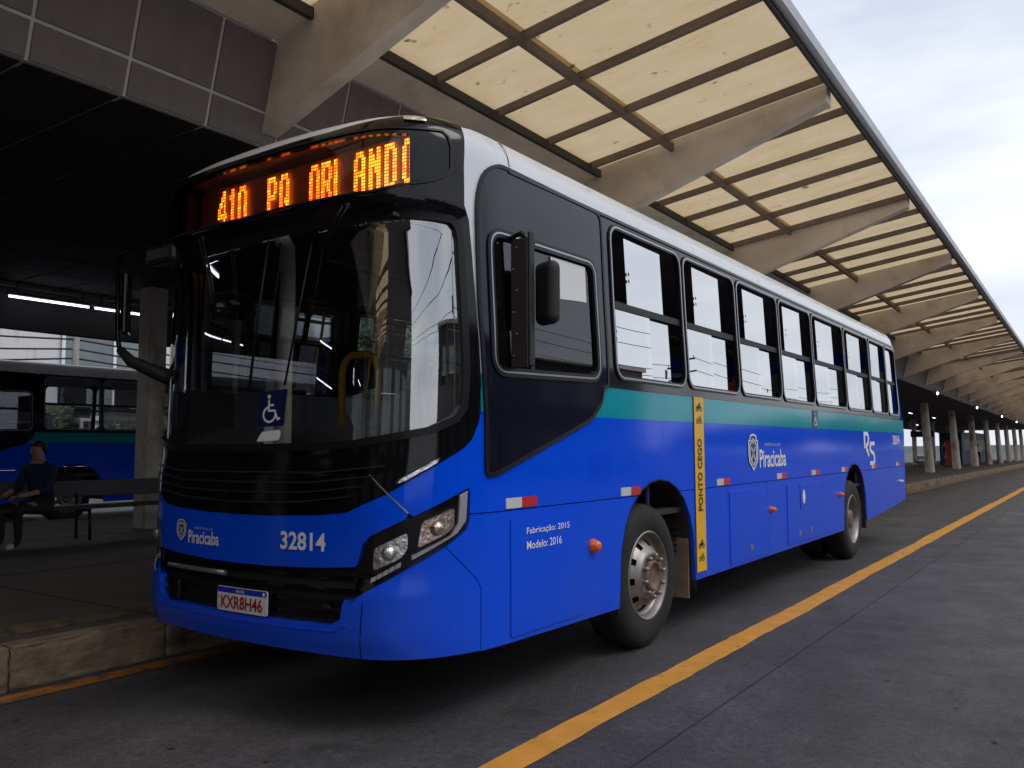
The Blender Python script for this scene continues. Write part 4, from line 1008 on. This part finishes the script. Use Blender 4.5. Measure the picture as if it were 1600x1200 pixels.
# columns: round, tapering, leaning a little to the road
def column_mesh(lean):
    q = MB(); prof = [(.235, PZ-.02), (.235, .55), (.225, 1.2), (.205, 2.2), (.19, 3.93)]
    q.lathe(prof, (0, 0, 0), 'Z', 18); q.v = [(x-lean*(z-PZ), y, z) for x, y, z in q.v]; return q.mesh('column')
col_a, col_b = column_mesh(.045), column_mesh(-.012)
COLY = [-12.9, -3.6, 6.13, 15.5, 25, 34.3, 45.8, 56.2, 66, 75.8, 85.5, 95, 105, 115]
for y in COLY:
    o = link('column', col_a, 'concrete_column', term); o.location = TO+Vector((-3.30, y, 0))
m_ = MB(); m_.box((0, 0, (PZ+3.93)/2), (.30, .30, 3.93-PZ)); cb = m_.mesh('column', .02)
for y in (-5.0, 4.36, 13.7, 23.1, 32.5, 41.9, 51.3, 60.6, 70, 79.4, 88.8):
    o = link('column', cb, 'concrete_column', term); o.location = TO+Vector((-7.9, y, 0))
# ------------------------------------------------------------------ lamps under the roof
tubem = MB(); tubem.tube([(0, -.6, 0), (0, .6, 0)], .016, 8)
tubeme = tubem.mesh('tube')
hm = MB(); hm.box((0, 0, .045), (.10, 1.25, .05)); hme = hm.mesh('housing', .01)
def strip(x, y, z, label, group):
    e = empty('strip_light', (x, y, z)); tag(e, label, 'lamp', group)
    link('housing', hme, 'lamp_housing', e); link('tube', tubeme, 'tube_lamp', e); 
    m2 = MB(); m2.tube([(0, -.5, .07), (0, -.5, 3.9-z)], .008, 5); m2.tube([(0, .5, .07), (0, .5, 3.9-z)], .008, 5); m2.build('hanger', 'dark_metal', e)
    return e
for k, y in enumerate((-15.1, -5.7, 3.45, 12.8, 22.2, 31.6, 41, 50.4, 59.8, 69.2, 78.6)):
    for d in (0, 1.30): strip(-9.2, y+d, 3.70, 'white fluorescent strip light hanging along the dark far edge of the terminal ceiling', 'strip lights along the far ceiling edge')
for k, y in enumerate((-16, -9.0, -2.1, 7.3, 16.6, 26, 35.4, 44.8, 54.2, 63.5, 73)):
    strip(-5.5, y, 3.72, 'white fluorescent strip light hanging over the middle of the platform', 'strip lights over the middle of the platform')
for y in (8, 22, 36, 50.3, 65.5, 79):
    e = empty('floodlight', (-1.52, y, 3.80)); tag(e, 'small lit floodlight fixed under the cream canopy beams', 'lamp', 'floodlights along the canopy edge')
    q = MB(); q.box((0, 0, 0), (.12, .26, .16)); q.build('housing', 'lamp_housing', e, .02)
    q = MB(); q.sphere((.07, -.0, -.03), .075, 10, 6, (.5, 1, .8)); q.build('lens', 'flood_lamp', e)
    q = MB(); q.box((-.05, 0, .12), (.03, .04, .14)); q.build('bracket', 'dark_metal', e)
# ------------------------------------------------------------------ second bus on the far side of the platform
bus2 = empty('city_bus', (-14.45, 3.4, 0), 0); tag(bus2, 'dark unlit city bus parked in the far lane behind the bench and square pillar', 'bus')
keep = {'flank_panel', 'teal_band', 'skirt_panel', 'front_bumper', 'hood_panel', 'front_mask', 'windscreen', 'roof_side', 'roof_top', 'rear_panel', 'quarter_panel', 'driver_window', 'window_band', 'window', 'underbody', 'cabin_floor', 'cabin_ceiling', 'wheel', 'headlight', 'lower_grille', 'passenger_seat', 'driver_partition', 'dashboard'}
for ch in list(bus.children):
    b_ = ch.name.split('.')[0]
    if b_ in keep:
        c = copy_of(ch, bus2)
        for g_ in ch.children:
            if g_.name.split('.')[0] in ('tyre', 'inner_tyre', 'rim', 'hub', 'pane', 'transom', 'frame_bead', 'window_frame', 'sun_blind'): 
                if g_.name.split('.')[0] != 'sun_blind': copy_of(g_, c)
blocker_bus = empty('city_bus', (-14.5, -10.2, 0), 0); tag(blocker_bus, 'unseen city bus added in the far lane to block bright sky from the front reflections', 'bus')  # out of view; added so the front mirrors a bus, not bright sky
for ch in list(bus2.children):
    c = copy_of(ch, blocker_bus)
    for g_ in ch.children: copy_of(g_, c)
# ------------------------------------------------------------------ bench, seated person
def bench(x, y0, y1, label):
    e = empty('bench', (x, (y0+y1)/2, PZ)); tag(e, label, 'bench', None); L = y1-y0
    q = MB(); q.box((0, 0, .43), (.42, L, .045)); q.build('seat', 'bench_top', e, .012)
    q = MB(); q.box((-.22, 0, .66), (.03, L, .22), mtx=Matrix.Rotation(R(-8), 3, 'Y')); q.build('backrest', 'bench_top', e, .01)
    for k in range(4):
        y = -L/2+.25+(L-.5)*k/3; q = MB(); q.tube([(.17, y, 0), (.14, y, .41)], .022, 6); q.tube([(-.17, y, 0), (-.2, y, .6)], .022, 6); q.tube([(.15, y, .38), (-.18, y, .38)], .018, 6); q.build('leg', 'dark_metal', e)
    return e
bench(-7.15, .2, 4.5, 'long dark metal bench beside the square pillar, the person in navy sitting on it')
# ------------------------------------------------------------------ people (one continuous skinned body each)
def person(loc, rz, pose, mats, label, group=None, scale=1.0):
    """pose -> joint positions; mats = (torso, legs, shoes)"""
    J = {}
    if pose == 'sit':
        J.update(pel=(0, 0, .50), sp=(0, -.02, .74), ch=(0, -.01, .92), nk=(0, .02, 1.07), hd=(0, .05, 1.17), ht=(0, .06, 1.28))
        for s, k in ((1, 'l'), (-1, 'r')):
            J.update({'hip'+k: (.10*s, .0, .49), 'kn'+k: (.13*s, .44, .50), 'an'+k: (.13*s, .42, .09), 'to'+k: (.14*s, .60, .04),
                      'sh'+k: (.19*s, .0, .98), 'el'+k: (.25*s, .10, .72), 'wr'+k: (.15*s, .34, .66), 'ha'+k: (.11*s, .43, .64)})
    else:
        J.update(pel=(0, 0, .93), sp=(0, -.01, 1.14), ch=(0, 0, 1.32), nk=(0, .01, 1.47), hd=(0, .03, 1.57), ht=(0, .04, 1.69))
        for s, k in ((1, 'l'), (-1, 'r')):
            st = .10*s if pose == 'walk' else .02*s
            J.update({'hip'+k: (.10*s, 0, .90), 'kn'+k: (.11*s, st+.03, .49), 'an'+k: (.11*s, st*1.6-.02, .09), 'to'+k: (.12*s, st*1.6+.15, .035),
                      'sh'+k: (.19*s, 0, 1.39), 'el'+k: (.25*s, -st*.8-.02, 1.11), 'wr'+k: (.26*s, -st+.06, .87), 'ha'+k: (.26*s, -st+.09, .78)})
    rad = dict(pel=.15, sp=.135, ch=.155, nk=.055, hd=.085, ht=.075, hip=.105, kn=.062, an=.043, to=.035, sh=.072, el=.046, wr=.030, ha=.035)
    names = list(J); idx = {n: i for i, n in enumerate(names)}
    ed = [('pel', 'sp'), ('sp', 'ch'), ('ch', 'nk'), ('nk', 'hd'), ('hd', 'ht')]
    for k in 'lr': ed += [('pel', 'hip'+k), ('hip'+k, 'kn'+k), ('kn'+k, 'an'+k), ('an'+k, 'to'+k), ('ch', 'sh'+k), ('sh'+k, 'el'+k), ('el'+k, 'wr'+k), ('wr'+k, 'ha'+k)]
    me = bpy.data.meshes.new('b'); me.from_pydata([J[n] for n in names], [(idx[a], idx[b]) for a, b in ed], [])
    o = bpy.data.objects.new('b', me); C.objects.link(o)
    sk = o.modifiers.new('s', 'SKIN'); ss = o.modifiers.new('u', 'SUBSURF'); ss.levels = 2; ss.render_levels = 2
    for n in names:
        sv = me.skin_vertices[0].data[idx[n]]; r_ = rad[n if n in rad else n[:-1]]
        sv.radius = (r_*(1.15 if n in ('ch', 'sp', 'pel') else 1), r_*(.75 if n in ('ch', 'sp', 'pel') else 1)); sv.use_root = n == 'pel'
    bpy.context.view_layer.update()
    bm_ = bpy.data.meshes.new_from_object(o.evaluated_get(bpy.context.evaluated_depsgraph_get())); bpy.data.objects.remove(o)
    grp = {'sp': 0, 'ch': 0, 'sh': 0, 'el': 0, 'pel': 1, 'hip': 1, 'kn': 1, 'an': 1, 'to': 2, 'nk': 3, 'hd': 3, 'ht': 3, 'wr': 3, 'ha': 3}
    bm_.materials.clear()
    for mname in mats+('skin',): bm_.materials.append(MATS[mname])
    for p_ in bm_.polygons:
        c = p_.center; best = min(names, key=lambda n: (Vector(J[n])-c).length-rad[n if n in rad else n[:-1]]*.6); k = best if best in grp else best[:-1]
        p_.material_index = grp[k]; p_.use_smooth = True
    e = bpy.data.objects.new('person', bm_); C.objects.link(e); e.location = loc; e.rotation_euler = (0, 0, rz); e.scale = (scale,)*3
    hx, hy, hz = J['hd']; q = MB(); q.sphere((hx, hy-.022, hz+.065), .098, 14, 10, (.92, 1.06, 1.0)); q.v = [(a, b if b < hy+.055 else hy+.055, max(c, hz-.02 if b < hy+.0 else hz+.075)) for a, b, c in q.v]
    q.build('hair', 'hair', e)
    q = MB(); q.sphere((hx, hy+.098, hz+.01), .017, 6, 5, (.8, 1, 1.2)); q.build('nose', 'skin', e)
    q = MB(); q.sphere((hx+.034, hy+.083, hz+.038), .009, 6, 4); q.sphere((hx-.034, hy+.083, hz+.038), .009, 6, 4); q.build('eyes', 'hair', e)
    for s in (1, -1):
        hxw = Vector(J['ha'+('l' if s > 0 else 'r')]); wv = Vector(J['wr'+('l' if s > 0 else 'r')]); d = (hxw-wv).normalized(); sd_ = d.cross(Vector((s, 0, 0))).normalized() if pose == 'sit' else Vector((0, 1, 0))
        lat_ = d.cross(sd_).normalized(); q = MB()
        for i, ln_ in enumerate((.075, .085, .08, .065)):
            b0 = hxw+lat_*(.024-.016*i)+d*.025; q.tube([b0, b0+d*ln_*.55, b0+d*ln_-sd_*.02*(1 if pose == 'sit' else -1)], [.0085, .008, .006], 6)
        b0 = hxw+lat_*.03; q.tube([b0-d*.01, b0+lat_*.025+d*.03, b0+lat_*.03+d*.055], [.010, .009, .007], 6); q.build('fingers', 'skin', e)
    tag(e, label, 'person', group); return e
person((-7.05, 2.35, PZ-.03), R(-160), 'sit', ('cloth_navy', 'cloth_black', 'shoe_white'), 'person in dark navy clothes sitting on the long bench')
person((-5.6, 60.2, PZ-.03), R(-100), 'sit', ('cloth_yellow', 'cloth_black', 'cloth_black'), 'seated person in yellow top waiting near the railing under the terminal roof')
bench(-5.75, 57.5, 62.5, 'dark bench under the terminal roof with the person in yellow on it')
person((-4.9, 62.9, PZ), R(-60), 'stand', ('cloth_black', 'cloth_jeans', 'cloth_black'), 'standing person in black top beside the far bench')
person((-4.4, 76.0, PZ), R(-90), 'stand', ('cloth_lilac', 'cloth_jeans', 'cloth_black'), 'standing person in lilac top between the distant round columns')
person((-4.6, 81.0, PZ), R(170), 'walk', ('cloth_white', 'cloth_black', 'cloth_black'), 'walking person in white top among the distant round columns')
# ------------------------------------------------------------------ far platform furniture
def kiosk(loc, d, mt, name, label, cat):
    e = empty(name, loc); tag(e, label, cat)
    q = MB(); q.box((0, 0, d[2]/2), d); q.build('body', mt, e, .03)
    q = MB(); q.box((d[0]/2+.012, 0, d[2]*.62), (.02, d[1]*.7, d[2]*.35)); q.build('front_panel', 'dark_metal', e, .01)
    q = MB(); q.box((0, 0, d[2]+.03), (d[0]*1.04, d[1]*1.04, .06)); q.build('top', 'dark_metal', e, .01)
    return e
kiosk((-4.55, 64.5, PZ), (.8, .9, 1.85), 'kiosk_red', 'vending_machine', 'bright red vending machine behind the round columns', 'machine')
kiosk((-5.5, 74, PZ), (1.6, 5.5, 2.5), 'kiosk_blue', 'ticket_kiosk', 'dark blue ticket kiosk under the terminal roof past the red machine', 'kiosk')
kiosk((-8.6, -3.6, PZ), (1.7, 6.5, 2.9), 'kiosk_blue', 'blocker_kiosk', 'unseen dark blue kiosk added before the long bench to block low sky in the front reflections', 'kiosk')  # this and the next kiosk are unseen, added to block low sky
kiosk((-8.6, -14.5, PZ), (1.7, 9, 2.9), 'kiosk_blue', 'blocker_kiosk', 'unseen longer dark blue kiosk added farther up the platform to block low sky', 'kiosk')
kiosk((-6.0, 88, PZ), (1.8, 10, 2.7), 'kiosk_blue', 'shop_kiosk', 'long dark blue shop kiosk at the far end of the platform', 'kiosk')
for (x, y, lb) in ((-6.4, 50.5, 'navy blank sign board hanging from the ceiling above the bench in the distance'), (-6.0, 61.5, 'navy blank sign board hanging next to the red vending machine')):
    e = empty('hanging_sign', (x, y, 2.35)); tag(e, lb, 'sign', None)
    q = MB(); q.box((0, 0, .2), (1.5, .08, .42)); q.build('board', 'sign_navy', e, .01)
    for s in (-.6, .6):
        q = MB(); q.tube([(s, 0, .4), (s, 0, 1.54)], .012, 6); q.build('rod', 'dark_metal', e)
for k in range(5):
    y = 46+5.2*k; e = empty('railing', (-9.9, y, PZ)); tag(e, 'black steel railing along the far platform edge', 'railing', 'railings along the far platform edge')
    q = MB(); q.tube([(0, -2.4, .9), (0, 2.4, .9)], .03, 6); q.tube([(0, -2.4, .12), (0, 2.4, .12)], .025, 6); q.build('rail', 'dark_metal', e)
    for j in range(17):
        q = MB(); q.tube([(0, -2.4+.3*j, 0), (0, -2.4+.3*j, .9)], .018, 5); q.build('baluster', 'dark_metal', e)
# ------------------------------------------------------------------ buildings, poles and trees around the terminal
wb = empty('white_building', (-34, 14, 0)); tag(wb, 'stained white rendered building behind the parked bus seen under the terminal roof', 'building')
q = MB(); q.box((-3, 0, 5.5), (6, 34, 11)); q.build('wall', 'white_wall', wb)
for y, w in ((-6.8, .9), (-1.5, .55), (9, .6)):
    q = MB(); q.box((.06, y, 5.5), (.12, w, 11)); q.build('pilaster', 'wall_band', wb)
for (y0, y1) in ((2.2, 7.2),):
    wf = MB(); wf.box((.04, (y0+y1)/2, 5.6), (.1, y1-y0, 5.2)); w_ = wf.build('window', 'window_grey', wb)
    for t in (0, .48, .97): q = MB(); q.box((.12, y0+(y1-y0)*t+.06, 5.6), (.08, .14, 5.3)); q.build('mullion', 'vinyl_white', w_)
    q = MB(); q.box((.12, (y0+y1)/2, 3.0), (.1, y1-y0+.2, .2)); q.build('sill', 'vinyl_white', w_)
for y in (-12.5, -10.6):
    q = MB(); q.tube([(.1, y, 4.2), (.1, y, 8)], .05, 6); q.build('drain_pipe', 'wall_band', wb)
q = MB(); q.box((-3, 0, 11.1), (6.4, 34.4, .3)); q.build('parapet', 'wall_band', wb)
db = empty('blocker_warehouse', (-8.0, -28, 0)); tag(db, 'unseen long dark building added opposite the bus front to darken its reflections', 'building')  # out of view; added as a dark surface for windscreen and mask to mirror
q = MB(); q.box((0, 0, 5.5), (59, 10, 11)); q.build('wall', 'wall_dark', db)
for k in range(9):
    q = MB(); q.box((-23.5+5.8*k, 5.05, 3.2), (3.6, .12, 3.2)); w_ = q.build('window', 'window_grey', db)
    q = MB(); q.box((-23.5+5.8*k, 5.12, 1.5), (3.9, .2, .15)); q.build('sill', 'wall_dark', w_)
q = MB(); q.prism([(-5.6, 11), (5.6, 11), (0, 13.5)], 'X', -30, 30); q.build('roof', 'steel_brown', db)
rb = empty('blocker_shop_row', (33, 25, 0)); tag(rb, 'unseen dark two storey row added across the road to block low sky light', 'building')  # out of view; added to cut low sky light and darken side reflections
q = MB(); q.box((0, 0, 4.2), (8, 66, 8.4)); q.build('wall', 'wall_dark', rb)
for k in range(13):
    for z in (1.7, 5.6):
        q = MB(); q.box((-4.04, -28.5+4.75*k, z), (.12, 2.6, 1.9)); w_ = q.build('window', 'window_grey', rb)
        q = MB(); q.box((-4.12, -28.5+4.75*k, z-1.02), (.2, 2.8, .12)); q.build('sill', 'wall_band', w_)
q = MB(); q.box((0, 0, 8.55), (8.5, 66.5, .3)); q.build('parapet', 'wall_band', rb)
def utility_pole(x, y, h, label, group=None, arms=1.6, rz=0):
    e = empty('utility_pole', (x, y, 0), rz); tag(e, label, 'utility pole', group)
    q = MB(); q.tube([(0, 0, -.1), (0, 0, h)], [.17, .10], 10); q.build('shaft', 'pole_concrete', e)
    for z in (h-.3, h-1.1): q = MB(); q.box((0, 0, z), (arms, .1, .1)); q.build('crossarm', 'dark_metal', e)
    for s in (-.7, 0, .7): q = MB(); q.lathe([(.02, 0), (.05, .05), (.03, .1), (.05, .14), (.001, .17)], (s, 0, h-.25), 'Z', 8); q.build('insulator', 'vinyl_grey', e)
    q = MB(); q.lathe([(.001, 0), (.2, 0), (.2, .6), (.001, .62)], (0, -.32, h-2.6), 'Z', 12); q.build('transformer', 'dark_metal', e)
    return e
utility_pole(-27, 13.2, 8.6, 'concrete utility pole with crossarms standing before the white building')
utility_pole(-27, 44, 8.6, 'second concrete utility pole carrying the cables past the white building')
def cable(a, b, sag, r_, label, grp):
    a, b = Vector(a), Vector(b); q = MB()
    q.tube([a.lerp(b, t/16)-Vector((0, 0, sag*4*(t/16)*(1-t/16))) for t in range(17)], r_, 5); o = q.build('overhead_cable', 'cable', None); tag(o, label, 'cable', grp)
random.seed(11)
for k, z in enumerate((8.3, 7.5, 6.6, 6.3, 5.9, 5.55, 5.2, 4.85)):
    cable((-27+random.uniform(-.6, .6), -20, z+random.uniform(-.3, .3)), (-27+random.uniform(-.3, .3), 13.2, z-.3), .5+.15*k*random.random(), .022 if k < 4 else .035, 'sagging black overhead cable strung in front of the white building', 'overhead cables by the white building')
    cable((-27, 13.2, z-.3), (-27, 44, z-.2), .5+.2*random.random(), .022 if k < 4 else .035, 'sagging black overhead cable strung in front of the white building', 'overhead cables by the white building')
for k, y in enumerate((2.0, 24, 47)):
    utility_pole(19+k*.5, y, 9.2, ['concrete utility pole across the road near the front of the bus', 'concrete utility pole across the road mirrored in the middle windows', 'concrete utility pole across the road mirrored in the rear windows'][k])
for k, z in enumerate((8.9, 8.1, 6.9, 6.5)):
    for a, b in ((-20, 2), (2, 24), (24, 47), (47, 80)): cable((19.2, a, z), (19.6, b, z), .5, .02, 'thin overhead cable strung between the poles across the road', 'overhead cables across the road')
def tree(x, y, h, cr, label, group, seed):
    rnd = random.Random(seed); e = empty('tree', (x, y, 0)); tag(e, label, 'tree', group)
    q = MB(); q.tube([(0, 0, -.1), (.05, .03, h*.25), (-.03, .06, h*.55), (0, 0, h*.8)], [.05*h*.6, .035*h*.6, .025*h*.6, .01*h], 8)
    for k in range(6):
        a = rnd.uniform(0, 6.28); z = h*rnd.uniform(.3, .6); q.tube([(0, 0, z), (cr*.4*math.cos(a), cr*.4*math.sin(a), z+h*.12), (cr*.7*math.cos(a), cr*.7*math.sin(a), z+h*.22)], [.03*h*.4, .02*h*.4, .008*h*.4], 6)
    q.build('trunk', 'bark', e)
    cl = [(Vector((rnd.gauss(0, cr*.45), rnd.gauss(0, cr*.45), h*.62+rnd.gauss(0, h*.14))), rnd.uniform(.22, .42)*cr) for _ in range(26)]
    vs, fs = [], []
    for _ in range(1500):
        c, r_ = rnd.choice(cl); d = Vector((rnd.gauss(0, 1), rnd.gauss(0, 1), rnd.gauss(0, .8))).normalized()*r_*rnd.uniform(.5, 1.05)
        p_ = c+d; a = Vector((rnd.gauss(0, 1), rnd.gauss(0, 1), rnd.gauss(0, 1))).normalized()*.22; b = a.orthogonal().normalized()*.16
        n = len(vs); vs += [p_-a, p_+b*.8, p_+a, p_-b*.8]; fs.append((n, n+1, n+2, n+3))
    q = MB(); q.add(vs, fs); q.build('crown', 'leaf', e, fix=False)
random.seed(5)
for k in range(17):
    t = k/16; tree(17+48*t+random.uniform(-1.5, 1.5), 98+46*t+random.uniform(-2, 2), random.uniform(5.2, 7), random.uniform(2.8, 3.6), 'leafy green tree in the dense row far down the road beyond the utility poles', 'tree row far down the road', k)
for k, (x, y, h) in enumerate(((21, 24, 6.5), (24.5, 33.5, 7))):
    tree(x, y, h, 3.4, 'dense green roadside tree between the utility poles across the road', 'roadside trees across the road', 60+k)
for k, (x, y, h) in enumerate(((-42, 150, 7), (-52, 165, 8), (-33, 172, 6), (-62, 158, 7))):
    tree(x, y, h, 3.2, 'distant green tree beyond the open far end of the terminal', 'distant trees beyond the terminal', 40+k)
# hills on the horizon
def hills(cx, cy, w, h, rz, seed):
    rnd = random.Random(seed); q = MB(); n = 40; vs = []
    for i in range(n+1):
        t = i/n; x = (t-.5)*w; z = h*(.35+.65*math.sin(math.pi*t)**.8)*(.8+.2*math.sin(t*9+seed))+rnd.uniform(-1, 1)*h*.03
        for j, (yy, kz) in enumerate(((-60, 0), (-30, .45), (0, 1), (40, .5), (80, 0))): vs.append((x, yy, z*kz-.2))
    q.add(vs, [(5*i+j, 5*i+5+j, 5*i+6+j, 5*i+1+j) for i in range(n) for j in range(4)], True)
    o = q.build('hills', 'hill_green', None); o.location = (cx, cy, 0); o.rotation_euler = (0, 0, rz); return struct(o)
hills(-150, 640, 700, 6.5, .1, 1); hills(480, 420, 700, 9, -1.0, 2)
